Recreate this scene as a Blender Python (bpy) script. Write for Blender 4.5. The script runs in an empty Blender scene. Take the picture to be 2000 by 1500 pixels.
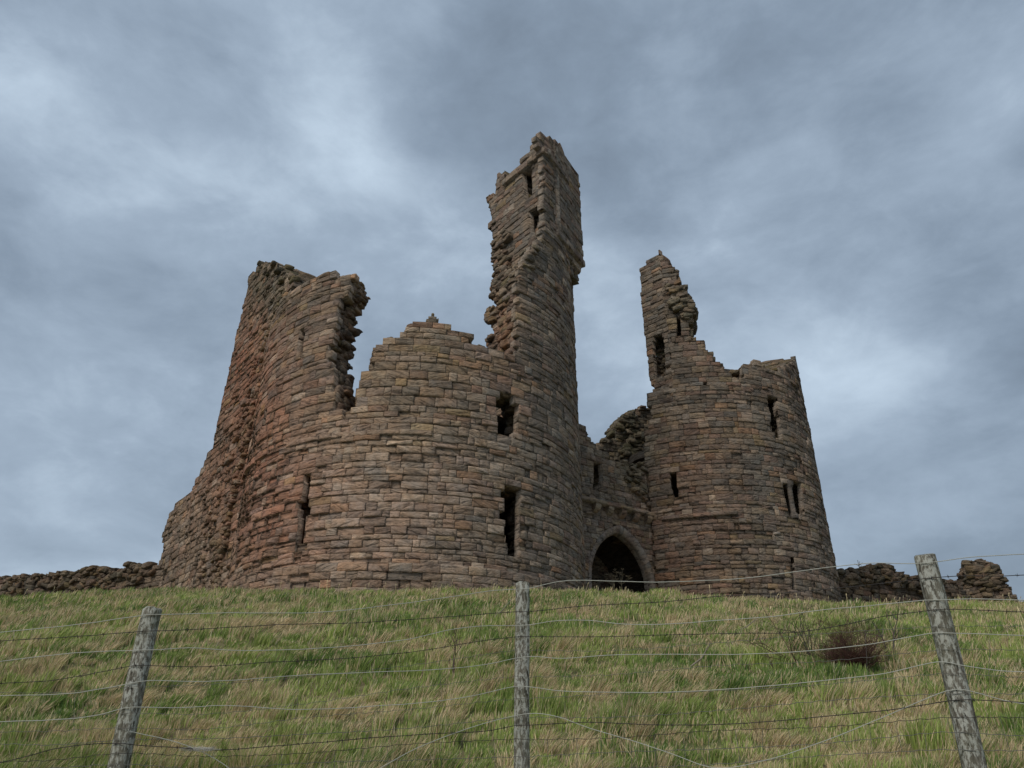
import bpy, math, random
import numpy as np
from mathutils import Vector

random.seed(7)
RS = np.random.RandomState(11)
R = math.radians
SC = bpy.context.scene

# ------------------------------------------------------------------ camera
PITCH = 27.0
F = 1504.0                      # focal length in photo pixels (2000 wide)
cam_d = bpy.data.cameras.new('camera')
cam_d.sensor_fit = 'HORIZONTAL'; cam_d.sensor_width = 36.0
cam_d.lens = 36.0 * F / 2000.0
cam_d.clip_start = 0.05; cam_d.clip_end = 3000
cam = bpy.data.objects.new('camera', cam_d); SC.collection.objects.link(cam)
cam.location = (0, 0, 0); cam.rotation_euler = (R(90 + PITCH), 0, 0)
SC.camera = cam

SC.view_settings.view_transform = 'Standard'; SC.view_settings.look = 'None'
SC.view_settings.exposure = 0.45; SC.view_settings.gamma = 1.0
SC.render.resolution_x = 1024; SC.render.resolution_y = 768

# ------------------------------------------------------------------ sun (veiled)
SUN_EL, SUN_AZ = 42.0, 215.0     # azimuth measured clockwise from +Y (where the camera looks)
sd = bpy.data.lights.new('sun', 'SUN'); sd.energy = 1.3; sd.angle = R(25); sd.color = (1.0, 0.95, 0.88)
so = bpy.data.objects.new('sun', sd); SC.collection.objects.link(so)
sv = Vector((math.sin(R(SUN_AZ)) * math.cos(R(SUN_EL)), math.cos(R(SUN_AZ)) * math.cos(R(SUN_EL)), math.sin(R(SUN_EL))))
so.rotation_euler = sv.to_track_quat('Z', 'Y').to_euler()

# ------------------------------------------------------------------ world: overcast sky
def ray(px, py):
    u = (px - 1000) / F; v = (750 - py) / F
    c, s = math.cos(R(PITCH)), math.sin(R(PITCH))
    return np.array([u, c - v * s, s + v * c])

def to_px(p):
    c, s = math.cos(R(PITCH)), math.sin(R(PITCH))
    dep = p[..., 1] * c + p[..., 2] * s
    up = -p[..., 1] * s + p[..., 2] * c
    return 1000 + F * p[..., 0] / dep, 750 - F * up / dep

class NT:
    def __init__(s, tree): s.t = tree; s.n = tree.nodes; s.l = tree.links
    def add(s, kind, **kw):
        nd = s.n.new(kind)
        for k, v in kw.items():
            if hasattr(nd, k): setattr(nd, k, v)
            else: nd.inputs[k.replace('_', ' ')].default_value = v
        return nd
    def link(s, a, b): s.l.new(a, b)
    def math(s, op, a, b=None, c=None):
        nd = s.n.new('ShaderNodeMath'); nd.operation = op
        for i, x in enumerate((a, b, c)):
            if x is None: continue
            if hasattr(x, 'default_value') or hasattr(x, 'is_linked'): s.l.new(x, nd.inputs[i])
            else: nd.inputs[i].default_value = x
        return nd.outputs[0]
    def vmath(s, op, a, b=None):
        nd = s.n.new('ShaderNodeVectorMath'); nd.operation = op
        for i, x in enumerate((a, b)):
            if x is None: continue
            if hasattr(x, 'is_linked'): s.l.new(x, nd.inputs[i])
            elif op == 'SCALE' and i == 1: nd.inputs['Scale'].default_value = x
            else: nd.inputs[i].default_value = x
        return nd
    def mix(s, fac, a, b, blend='MIX'):
        nd = s.n.new('ShaderNodeMix'); nd.data_type = 'RGBA'; nd.blend_type = blend
        for i, x in ((0, fac), (6, a), (7, b)):
            if hasattr(x, 'is_linked'): s.l.new(x, nd.inputs[i])
            else: nd.inputs[i].default_value = x
        return nd.outputs[2]
    def ramp(s, fac, stops):
        nd = s.n.new('ShaderNodeValToRGB')
        el = nd.color_ramp.elements
        while len(el) < len(stops): el.new(0.5)
        for e, (p, c) in zip(el, stops): e.position = p; e.color = c if len(c) == 4 else (*c, 1)
        s.l.new(fac, nd.inputs[0]); return nd.outputs[0]
    def noise(s, vec, scale, detail=4, rough=0.55, dist=0.0, dims='3D'):
        nd = s.n.new('ShaderNodeTexNoise'); nd.noise_dimensions = dims
        nd.inputs['Scale'].default_value = scale; nd.inputs['Detail'].default_value = detail
        nd.inputs['Roughness'].default_value = rough; nd.inputs['Distortion'].default_value = dist
        if vec is not None: s.l.new(vec, nd.inputs['Vector'])
        return nd.outputs['Fac']

W = bpy.data.worlds.new('World'); SC.world = W; W.use_nodes = True
nt = NT(W.node_tree); nt.n.clear()
out = nt.add('ShaderNodeOutputWorld'); bg = nt.add('ShaderNodeBackground'); nt.link(bg.outputs[0], out.inputs[0])
tc = nt.add('ShaderNodeTexCoord'); dirv = tc.outputs['Generated']
sep = nt.add('ShaderNodeSeparateXYZ'); nt.link(dirv, sep.inputs[0])
zc = nt.math('ADD', nt.math('MAXIMUM', sep.outputs['Z'], 0.0), 0.42)
cx = nt.math('DIVIDE', sep.outputs['X'], zc); cy = nt.math('DIVIDE', sep.outputs['Y'], zc)
cmb = nt.add('ShaderNodeCombineXYZ'); nt.link(cx, cmb.inputs[0]); nt.link(cy, cmb.inputs[1]); cmb.inputs[2].default_value = 3.7
mp3 = nt.add('ShaderNodeMapping'); nt.link(dirv, mp3.inputs[0]); mp3.inputs['Scale'].default_value = (1.0, 1.0, 1.75); mp3.inputs['Location'].default_value = (4.1, 1.3, 2.2); mp3.inputs['Rotation'].default_value = (0.0, 0.25, 0.0)
big = nt.noise(cmb.outputs[0], 1.1, 3, 0.5, 0.15)
mid = nt.noise(mp3.outputs[0], 3.1, 9, 0.56, 0.30)
fine = nt.noise(mp3.outputs[0], 9, 8, 0.60, 0.35)
val = nt.math('MULTIPLY_ADD', nt.math('SUBTRACT', big, 0.5), 0.6, 0.46)
val = nt.math('MULTIPLY_ADD', nt.math('SUBTRACT', mid, 0.5), 0.75, val)
val = nt.math('MULTIPLY_ADD', nt.math('SUBTRACT', fine, 0.5), 0.36, val)
# thin and thick places in the cloud sheet
wob = nt.add('ShaderNodeTexNoise'); wob.inputs['Scale'].default_value = 2.6; wob.inputs['Detail'].default_value = 4
nt.link(dirv, wob.inputs['Vector'])
wv = nt.vmath('SCALE', nt.vmath('SUBTRACT', wob.outputs['Color'], (0.5, 0.5, 0.5)).outputs[0], 0.34)
dw = nt.vmath('ADD', dirv, wv.outputs[0]).outputs[0]
for (px, py, rad, amp) in ((620, 260, 0.22, 0.07), (30, 260, 0.13, 0.30), (630, 230, 0.08, 0.16), (1640, 690, .08, .14), (740, 340, 0.2, .05), (420, 80, 0.2, .06), (1630, 740, 0.15, 0.17), (1150, 700, 0.16, 0.22), (150, 920, 0.22, 0.20),
                           (1820, 30, 0.30, 0.12), (1050, 90, 0.25, -0.07), (200, 560, 0.26, -0.12), (1350, 250, 0.25, -0.02),
                           (1850, 560, 0.26, -0.12), (1850, 1000, 0.2, 0.02), (1500, 420, 0.2, -.05), (250, 760, 0.15, -.06), (100, 60, 0.25, -0.10), (1640, 900, .1, .08), (850, 480, .2, .08)):
    d = ray(px, py); d = d / np.linalg.norm(d)
    dist = nt.vmath('DISTANCE', dw, tuple(float(q) for q in d)).outputs['Value']
    g = nt.math('DIVIDE', dist, rad); g = nt.math('MULTIPLY', g, g); g = nt.math('MULTIPLY', g, -1.0)
    g = nt.math('EXPONENT', g)
    val = nt.math('MULTIPLY_ADD', g, amp * 0.85, val)
edg = nt.noise(mp3.outputs[0], 2.3, 10, 0.60, 0.2)
edg = nt.add('ShaderNodeMapRange') if False else nt.ramp(edg, [(0.45, (0, 0, 0)), (0.56, (1, 1, 1))])
val = nt.math('MULTIPLY_ADD', nt.math('SUBTRACT', edg, 0.5), 0.085, val)
cloud = nt.ramp(val, [(0.12, (0.115, 0.147, 0.19)), (0.38, (0.180, 0.230, 0.295)), (0.58, (0.258, 0.322, 0.402)), (0.86, (0.43, 0.52, 0.615))])
sky = nt.add('ShaderNodeTexSky'); sky.sky_type = 'NISHITA'; sky.sun_disc = False
sky.sun_elevation = R(SUN_EL); sky.sun_rotation = R(SUN_AZ); sky.air_density = 1.5; sky.dust_density = 3
skyc = nt.vmath('SCALE', sky.outputs[0], 0.10)
cloud = nt.mix(0.06, cloud, skyc.outputs[0])
nt.link(cloud, bg.inputs[0]); bg.inputs[1].default_value = 1.0

# ------------------------------------------------------------------ numpy noise
def _hash(ix, iy, iz, seed):
    h = (ix * 374761393 + iy * 668265263 + iz * 2147483647 + seed * 1274126177) & 0xffffffff
    h = ((h ^ (h >> 13)) * 1274126177) & 0xffffffff
    h = h ^ (h >> 16)
    return (h & 0xffff) / 32767.5 - 1.0
def vnoise(p, seed=0):
    p = np.asarray(p, dtype=np.float64)
    f = np.floor(p).astype(np.int64); t = p - f; t = t * t * (3 - 2 * t)
    x, y, z = f[..., 0], f[..., 1], f[..., 2]
    r = 0
    for dx in (0, 1):
        wx = t[..., 0] if dx else 1 - t[..., 0]
        for dy in (0, 1):
            wy = t[..., 1] if dy else 1 - t[..., 1]
            for dz in (0, 1):
                wz = t[..., 2] if dz else 1 - t[..., 2]
                r = r + wx * wy * wz * _hash(x + dx, y + dy, z + dz, seed)
    return r
def fbm(p, octv=3, seed=0):
    a, r, p = 1.0, 0.0, np.asarray(p, dtype=np.float64)
    for i in range(octv):
        r = r + a * vnoise(p * (2 ** i), seed + i * 17); a *= 0.5
    return r / 1.75
def n2(x, y, seed=0, octv=2):
    x = np.asarray(x, float); y = np.asarray(y, float)
    return fbm(np.stack([x, y, np.zeros_like(x) + seed * 3.3], -1), octv, seed)

# ------------------------------------------------------------------ object helpers
def link(o, parent=None):
    SC.collection.objects.link(o)
    if parent is not None: o.parent = parent
    return o
def tag(o, label=None, cat=None, group=None, kind=None):
    if label: o['label'] = label
    if cat: o['category'] = cat
    if group: o['group'] = group
    if kind: o['kind'] = kind
    return o
def empty(name, loc=(0, 0, 0)):
    o = bpy.data.objects.new(name, None); o.location = loc; o.empty_display_size = 0.3
    return link(o)

class Buf:
    """collects vertices, faces and vertex colours; one build = ONE mesh"""
    def __init__(s): s.v = []; s.f = []; s.c = []; s.r = []; s.n = 0
    def add(s, v, f, col, rnd=0.5):
        v = np.asarray(v, dtype=np.float32).reshape(-1, 3)
        col = np.asarray(col, dtype=np.float32)
        if col.ndim == 1: col = np.tile(col[:3], (len(v), 1))
        r = np.zeros(len(v), np.float32) + rnd
        f = np.asarray(f, dtype=np.int64)
        s.f.append(f + s.n); s.v.append(v); s.c.append(col); s.r.append(r); s.n += len(v)
    def build(s, name, mat, parent=None, smooth=False, off=None):
        me = bpy.data.meshes.new(name)
        v = np.concatenate(s.v)
        if off is not None: v = v - np.array(off, np.float32)
        faces = [f for f in s.f if len(f)]
        tot = np.concatenate([np.full(len(f), f.shape[1], np.int64) for f in faces])
        idx = np.concatenate([f.reshape(-1) for f in faces]).astype(np.int32)
        st = np.concatenate([[0], np.cumsum(tot)[:-1]]).astype(np.int32)
        me.vertices.add(len(v)); me.vertices.foreach_set('co', v.reshape(-1))
        me.loops.add(len(idx)); me.loops.foreach_set('vertex_index', idx)
        me.polygons.add(len(tot)); me.polygons.foreach_set('loop_start', st)
        me.polygons.foreach_set('loop_total', tot.astype(np.int32))
        me.update(calc_edges=True)
        c = np.concatenate(s.c); c = np.concatenate([c, np.ones((len(c), 1), np.float32)], 1)
        at = me.color_attributes.new('col', 'FLOAT_COLOR', 'POINT'); at.data.foreach_set('color', c.reshape(-1))
        ar = me.attributes.new('rnd', 'FLOAT', 'POINT'); ar.data.foreach_set('value', np.concatenate(s.r))
        if smooth: me.polygons.foreach_set('use_smooth', np.ones(len(tot), bool))
        me.materials.append(mat)
        o = bpy.data.objects.new(name, me)
        return link(o, parent)

# ------------------------------------------------------------------ materials
def stone_material(name, bump=0.9):
    m = bpy.data.materials.new(name); m.use_nodes = True
    t = NT(m.node_tree); t.n.clear()
    o = t.add('ShaderNodeOutputMaterial'); b = t.add('ShaderNodeBsdfPrincipled'); t.link(b.outputs[0], o.inputs[0])
    b.inputs['Roughness'].default_value = 0.95
    b.inputs['Specular IOR Level'].default_value = 0.15
    a = t.add('ShaderNodeAttribute', attribute_name='col'); rn = t.add('ShaderNodeAttribute', attribute_name='rnd')
    g = t.add('ShaderNodeNewGeometry'); pos = g.outputs['Position']
    sp = t.add('ShaderNodeSeparateXYZ'); t.link(pos, sp.inputs[0])
    tilt = t.math('MULTIPLY', t.math('SUBTRACT', rn.outputs['Fac'], 0.5), 0.9)
    z2 = t.math('MULTIPLY_ADD', sp.outputs['X'], tilt, sp.outputs['Z'])
    z2 = t.math('MULTIPLY_ADD', rn.outputs['Fac'], 37.0, z2)
    zz = t.math('MULTIPLY', z2, 4.6)
    cb = t.add('ShaderNodeCombineXYZ'); t.link(sp.outputs['X'], cb.inputs[0]); t.link(sp.outputs['Y'], cb.inputs[1]); t.link(zz, cb.inputs[2])
    strat = t.noise(cb.outputs[0], 2.2, 5, 0.6, 0.7)
    gr = t.noise(pos, 9.0, 6, 0.65)
    blot = t.noise(pos, 1.3, 5, 0.6)
    pit = t.noise(pos, 38.0, 3, 0.6)
    lam = t.ramp(strat, [(0.36, (0.60, 0.60, 0.60)), (0.50, (1.04, 1.04, 1.04))])
    k = t.math('MULTIPLY_ADD', t.math('SUBTRACT', strat, 0.5), 1.0, lam)
    k = t.math('MULTIPLY_ADD', t.math('SUBTRACT', gr, 0.5), 1.0, k)
    k = t.math('MULTIPLY_ADD', t.math('SUBTRACT', blot, 0.5), 0.9, k)
    k = t.math('MAXIMUM', k, 0.3)
    col = t.vmath('SCALE', a.outputs['Color']); t.link(k, col.inputs['Scale'])
    li = t.noise(pos, 4.2, 7, 0.72)
    lif = t.ramp(li, [(0.60, (0, 0, 0)), (0.70, (1, 1, 1))])
    wm = t.ramp(t.noise(pos, 2.1, 5, 0.65), [(0.40, (0, 0, 0)), (0.62, (1, 1, 1))])
    col = t.vmath('MULTIPLY', col.outputs[0], None); t.link(t.mix(wm, (0.94, 0.98, 1.0, 1), (1.07, 1.0, 0.91, 1)), col.inputs[1])
    c2 = t.mix(t.math('MULTIPLY', lif, 0.30), col.outputs[0], (0.27, 0.26, 0.21, 1))
    dk = t.ramp(t.noise(pos, 0.75, 6, 0.7), [(0.54, (0, 0, 0)), (0.70, (1, 1, 1))])
    c3 = t.mix(t.math('MULTIPLY', dk, 0.45), c2, (0.06, 0.058, 0.052, 1))
    t.link(c3, b.inputs['Base Color'])
    h = t.math('MULTIPLY_ADD', strat, 1.5, t.math('MULTIPLY', gr, 0.9))
    h = t.math('MULTIPLY_ADD', pit, 0.3, h)
    bp = t.add('ShaderNodeBump'); bp.inputs['Strength'].default_value = bump; bp.inputs['Distance'].default_value = 0.10
    t.link(h, bp.inputs['Height']); t.link(bp.outputs[0], b.inputs['Normal'])
    return m
MS = stone_material('weathered_sandstone', 0.66)
MD_ = stone_material('dressed_sandstone', 0.22)

def vc_material(name, rough=0.8, var=0.25, scale=20, spec=0.2, bump=0.0, trans=0.0):
    m = bpy.data.materials.new(name); m.use_nodes = True
    t = NT(m.node_tree); t.n.clear()
    o = t.add('ShaderNodeOutputMaterial'); b = t.add('ShaderNodeBsdfPrincipled')
    b.inputs['Roughness'].default_value = rough; b.inputs['Specular IOR Level'].default_value = spec
    a = t.add('ShaderNodeAttribute', attribute_name='col'); g = t.add('ShaderNodeNewGeometry')
    n = t.noise(g.outputs['Position'], scale, 4, 0.6)
    k = t.math('MULTIPLY_ADD', t.math('SUBTRACT', n, 0.5), var * 2, 1.0)
    col = t.vmath('SCALE', a.outputs['Color']); t.link(k, col.inputs['Scale'])
    t.link(col.outputs[0], b.inputs['Base Color'])
    if bump:
        bp = t.add('ShaderNodeBump'); bp.inputs['Strength'].default_value = bump; bp.inputs['Distance'].default_value = 0.02
        t.link(n, bp.inputs['Height']); t.link(bp.outputs[0], b.inputs['Normal'])
    if trans:
        tr = t.add('ShaderNodeBsdfTranslucent'); t.link(col.outputs[0], tr.inputs[0])
        mx = t.add('ShaderNodeMixShader'); mx.inputs[0].default_value = trans
        t.link(b.outputs[0], mx.inputs[1]); t.link(tr.outputs[0], mx.inputs[2]); t.link(mx.outputs[0], o.inputs[0])
    else: t.link(b.outputs[0], o.inputs[0])
    return m
MG = vc_material('grass_blades', 0.6, 0.2, 3, 0.25, 0, 0.35)
MT = vc_material('turf_soil', 0.95, 0.4, 9, 0.1, 0.6)
MV = vc_material('wire_and_twigs', 0.6, 0.2, 30, 0.3)

def wood_material():
    m = bpy.data.materials.new('weathered_wood'); m.use_nodes = True
    t = NT(m.node_tree); t.n.clear()
    o = t.add('ShaderNodeOutputMaterial'); b = t.add('ShaderNodeBsdfPrincipled'); t.link(b.outputs[0], o.inputs[0])
    b.inputs['Roughness'].default_value = 0.9; b.inputs['Specular IOR Level'].default_value = 0.15
    tcx = t.add('ShaderNodeTexCoord'); mp = t.add('ShaderNodeMapping'); t.link(tcx.outputs['Object'], mp.inputs[0])
    mp.inputs['Scale'].default_value = (1, 1, 0.11)
    g1 = t.noise(mp.outputs[0], 75, 6, 0.65, 0.6)
    mp2 = t.add('ShaderNodeMapping'); t.link(tcx.outputs['Object'], mp2.inputs[0]); mp2.inputs['Scale'].default_value = (1, 1, 0.45)
    g2 = t.noise(mp2.outputs[0], 48, 5, 0.7, 0.3)
    g3 = t.noise(tcx.outputs['Object'], 5, 4, 0.6)
    c = t.ramp(g1, [(0.36, (0.03, 0.026, 0.02)), (0.48, (0.15, 0.135, 0.105)), (0.72, (0.27, 0.25, 0.20))])
    lf = t.ramp(g2, [(0.47, (0, 0, 0)), (0.56, (1, 1, 1))])
    c = t.mix(t.math('MULTIPLY', lf, 0.8), c, (0.52, 0.52, 0.45, 1))
    gf = t.ramp(g3, [(0.45, (0, 0, 0)), (0.7, (1, 1, 1))])
    c = t.mix(t.math('MULTIPLY', gf, 0.4), c, (0.12, 0.13, 0.07, 1))
    t.link(c, b.inputs['Base Color'])
    bp = t.add('ShaderNodeBump'); bp.inputs['Strength'].default_value = 0.9; bp.inputs['Distance'].default_value = 0.008
    t.link(t.math('MULTIPLY_ADD', g2, 0.7, g1), bp.inputs['Height']); t.link(bp.outputs[0], b.inputs['Normal'])
    return m
MWOOD = wood_material()

# ------------------------------------------------------------------ masonry engine
class Cyl:
    def __init__(s, cx, cy, r, vr=None):
        s.C = np.array([cx, cy]); s.r = r; s.D = math.hypot(cx, cy)
        s.e0 = -s.C / s.D; s.e1 = np.array([-s.e0[1], s.e0[0]])      # e1 points to the right seen from the camera
        if s.e1[0] < 0: s.e1 = -s.e1
        s.tan = math.acos(r / s.D) * r
    def pos(s, a, z, n):
        ph = a / s.r
        rr = s.r + n
        x = s.C[0] + rr * (np.cos(ph) * s.e0[0] + np.sin(ph) * s.e1[0])
        y = s.C[1] + rr * (np.cos(ph) * s.e0[1] + np.sin(ph) * s.e1[1])
        return np.stack([x, y, z + 0 * x], -1)
    def hit(s, px, py):
        d = ray(px, py); h = d[:2]
        A = h @ h; B = -2 * h @ s.C; Cc = s.C @ s.C - s.r ** 2
        q = B * B - 4 * A * Cc
        t = (-B - math.sqrt(q)) / (2 * A) if q > 0 else -B / (2 * A)
        p = d * t; rel = p[:2] - s.C
        ph = math.atan2(rel @ s.e1, rel @ s.e0)
        return (ph * s.r, p[2])
class Pln:
    def __init__(s, ax, ay, bx, by):
        s.A = np.array([ax, ay]); d = np.array([bx - ax, by - ay]); s.L = np.linalg.norm(d); s.d = d / s.L
        n = np.array([s.d[1], -s.d[0]])
        if n @ s.A > 0: n = -n
        s.n = n
    def pos(s, a, z, n):
        x = s.A[0] + s.d[0] * a + s.n[0] * n; y = s.A[1] + s.d[1] * a + s.n[1] * n
        return np.stack([x, y, z + 0 * x], -1)
    def hit(s, px, py):
        d = ray(px, py)
        t = (s.n @ s.A) / (s.n @ d[:2]); p = d * t
        return (float((p[:2] - s.A) @ s.d), float(p[2]))

def trace(S, pts):
    """('s', a, z) stays as it is, (px, py) is cast onto the wall surface"""
    r = []
    for p in pts:
        r.append((p[1], p[2]) if p[0] == 's' else S.hit(p[0], p[1]))
    return r

def scan(polys, z, rnd, jit):
    xs = []
    for k, P in enumerate(polys):
        n = len(P)
        for i in range(n):
            a, b = P[i], P[(i + 1) % n]
            if (a[1] > z) != (b[1] > z):
                x = a[0] + (z - a[1]) / (b[1] - a[1]) * (b[0] - a[0])
                xs.append((x, k))
    xs.sort()
    out = []
    for i in range(0, len(xs) - 1, 2):
        (a, ka), (b, kb) = xs[i], xs[i + 1]
        a += rnd.uniform(-1, 1) * jit[min(ka, len(jit) - 1)]
        b += rnd.uniform(-1, 1) * jit[min(kb, len(jit) - 1)]
        if b - a > 0.06: out.append((a, b))
    return out

def inside(polys, a, z):
    c = False
    for P in polys:
        n = len(P); j = n - 1
        for i in range(n):
            if (P[i][1] > z) != (P[j][1] > z) and a < (P[j][0] - P[i][0]) * (z - P[i][1]) / (P[j][1] - P[i][1]) + P[i][0]: c = not c
            j = i
    return c

# face-stone template: front grid, step ring, mortar ring, back ring
NA, NB = 6, 7
def _tmpl():
    ga = [0, .045, .33, .67, .955, 1]; gb = [0, .08, .29, .5, .71, .92, 1]
    g = [(ga[i], gb[j]) for j in range(NB) for i in range(NA)]
    per = [(i, 0) for i in range(NA - 1)] + [(NA - 1, j) for j in range(NB - 1)] + [(i, NB - 1) for i in range(NA - 1, 0, -1)] + [(0, j) for j in range(NB - 1, 0, -1)]
    f = []
    for j in range(NB - 1):
        for i in range(NA - 1):
            q = j * NA + i; f.append((q, q + 1, q + NA + 1, q + NA))
    n0 = NA * NB; m = len(per); P = [j * NA + i for i, j in per]
    rings = [P, [n0 + k for k in range(m)], [n0 + m + k for k in range(m)], [n0 + 2 * m + k for k in range(m)]]
    for r in range(3):
        for k in range(m):
            k2 = (k + 1) % m; f.append((rings[r][k], rings[r + 1][k], rings[r + 1][k2], rings[r][k2]))
    return np.array(g), np.array(per), np.array(f)
TG, TP, TF = _tmpl()
TPab = TP / np.array([NA - 1, NB - 1])
# rubble template: closed rough block
def _cube(n):
    idx = {}; v = []; f = []
    def vi(p):
        if p not in idx: idx[p] = len(v); v.append(p)
        return idx[p]
    for ax in range(3):
        for side in (0, n):
            for i in range(n):
                for j in range(n):
                    q = []
                    for (di, dj) in ((0, 0), (1, 0), (1, 1), (0, 1)):
                        p = [0, 0, 0]; p[ax] = side; p[(ax + 1) % 3] = i + di; p[(ax + 2) % 3] = j + dj; q.append(vi(tuple(p)))
                    f.append(q if side else q[::-1])
    return np.array(v) / n, np.array(f)
RV, RF = _cube(3)

PAL = np.array([(0.195, 0.150, 0.118), (0.235, 0.175, 0.130), (0.21, 0.155, 0.125), (0.18, 0.145, 0.115), (0.24, 0.180, 0.125), (0.22, 0.145, 0.11), (0.27, 0.21, 0.16), (0.17, 0.145, 0.12)])
BLOBS = [  # stone colour districts of the building: (photo x, y, rx, ry, colour, weight)
    (505, 975, 140, 170, (0.30, 0.135, 0.09), .85),
    (470, 760, 75, 190, (0.29, 0.11, 0.065), 0.7),
    (620, 850, 170, 60, (0.24, 0.16, 0.11), 0.4),
    (760, 980, 190, 150, (0.345, 0.262, 0.208), 0.72),
    (790, 868, 70, 14, (0.42, 0.33, 0.25), 0.9), (700, 880, 60, 20, (0.37, 0.28, 0.21), 0.6), (860, 835, 50, 14, (0.34, 0.28, 0.21), .7), (760, 1010, 120, 40, (.30, .20, .16), .4),
    (800, 720, 110, 110, (0.25, 0.185, 0.125), 0.5),
    (620, 640, 90, 100, (0.17, 0.125, 0.10), 0.5),
    (990, 640, 24, 60, (0.30, 0.16, 0.10), 0.9),
    (1050, 430, 110, 160, (0.13, 0.115, 0.10), 0.75),
    (1090, 720, 60, 160, (0.145, 0.125, 0.11), 0.6),
    (1000, 980, 110, 160, (0.215, 0.18, 0.15), 0.5),
    (1100, 1000, 60, 200, (0.165, 0.145, 0.125), 0.5),
    (520, 560, 60, 60, (0.10, 0.10, 0.075), 0.7),
    (430, 900, 70, 300, (0.15, 0.13, 0.10), 0.35),
    (350, 1060, 90, 110, (0.21, 0.17, 0.13), 0.5),
    (1300, 620, 80, 160, (0.125, 0.115, 0.10), 0.7),
    (1230, 860, 60, 80, (0.12, 0.115, 0.085), 0.75),
    (1360, 1000, 90, 150, (0.215, 0.145, 0.115), 0.55),
    (1530, 800, 90, 120, (0.15, 0.125, 0.105), 0.5),
    (1480, 930, 28, 200, (0.12, 0.12, 0.11), 0.6),
    (1590, 1080, 60, 120, (0.21, 0.185, 0.16), 0.5),
    (1500, 1090, 60, 60, (0.17, 0.16, 0.14), 0.4),
    (650, 1125, 240, 30, (0.30, 0.225, 0.175), 0.5),
]
MORTAR = np.array((0.30, 0.245, 0.195))
def stone_colour(px, py, rnd, dark=1.0, green=0.0):
    c = PAL[rnd.randint(len(PAL))].copy()
    for bx, by, rx, ry, bc, w in BLOBS:
        k = w * math.exp(-(((px - bx) / rx) ** 2 + ((py - by) / ry) ** 2)) * rnd.uniform(0.65, 1.15)
        c = c * (1 - k) + np.array(bc) * k
    q = rnd.rand()
    if q < 0.03: c = c * 0.6 + np.array((0.33, 0.18, 0.10)) * 0.4
    elif q < 0.05: c = c * 0.65 + np.array((0.30, 0.21, 0.09)) * 0.35
    elif q < 0.11: c = c * 0.6 + np.array((0.18, 0.165, 0.15)) * 0.4
    elif q < 0.18: c = c * 0.6 + np.array((0.42, 0.34, 0.27)) * 0.4
    c = c * rnd.uniform(0.88, 1.38)
    if green: c = c * (1 - green) + np.array((0.13, 0.13, 0.05)) * green
    return np.clip(c * dark * np.array((1.14, 1.09, 1.03)), 0.02, 0.6)

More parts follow.
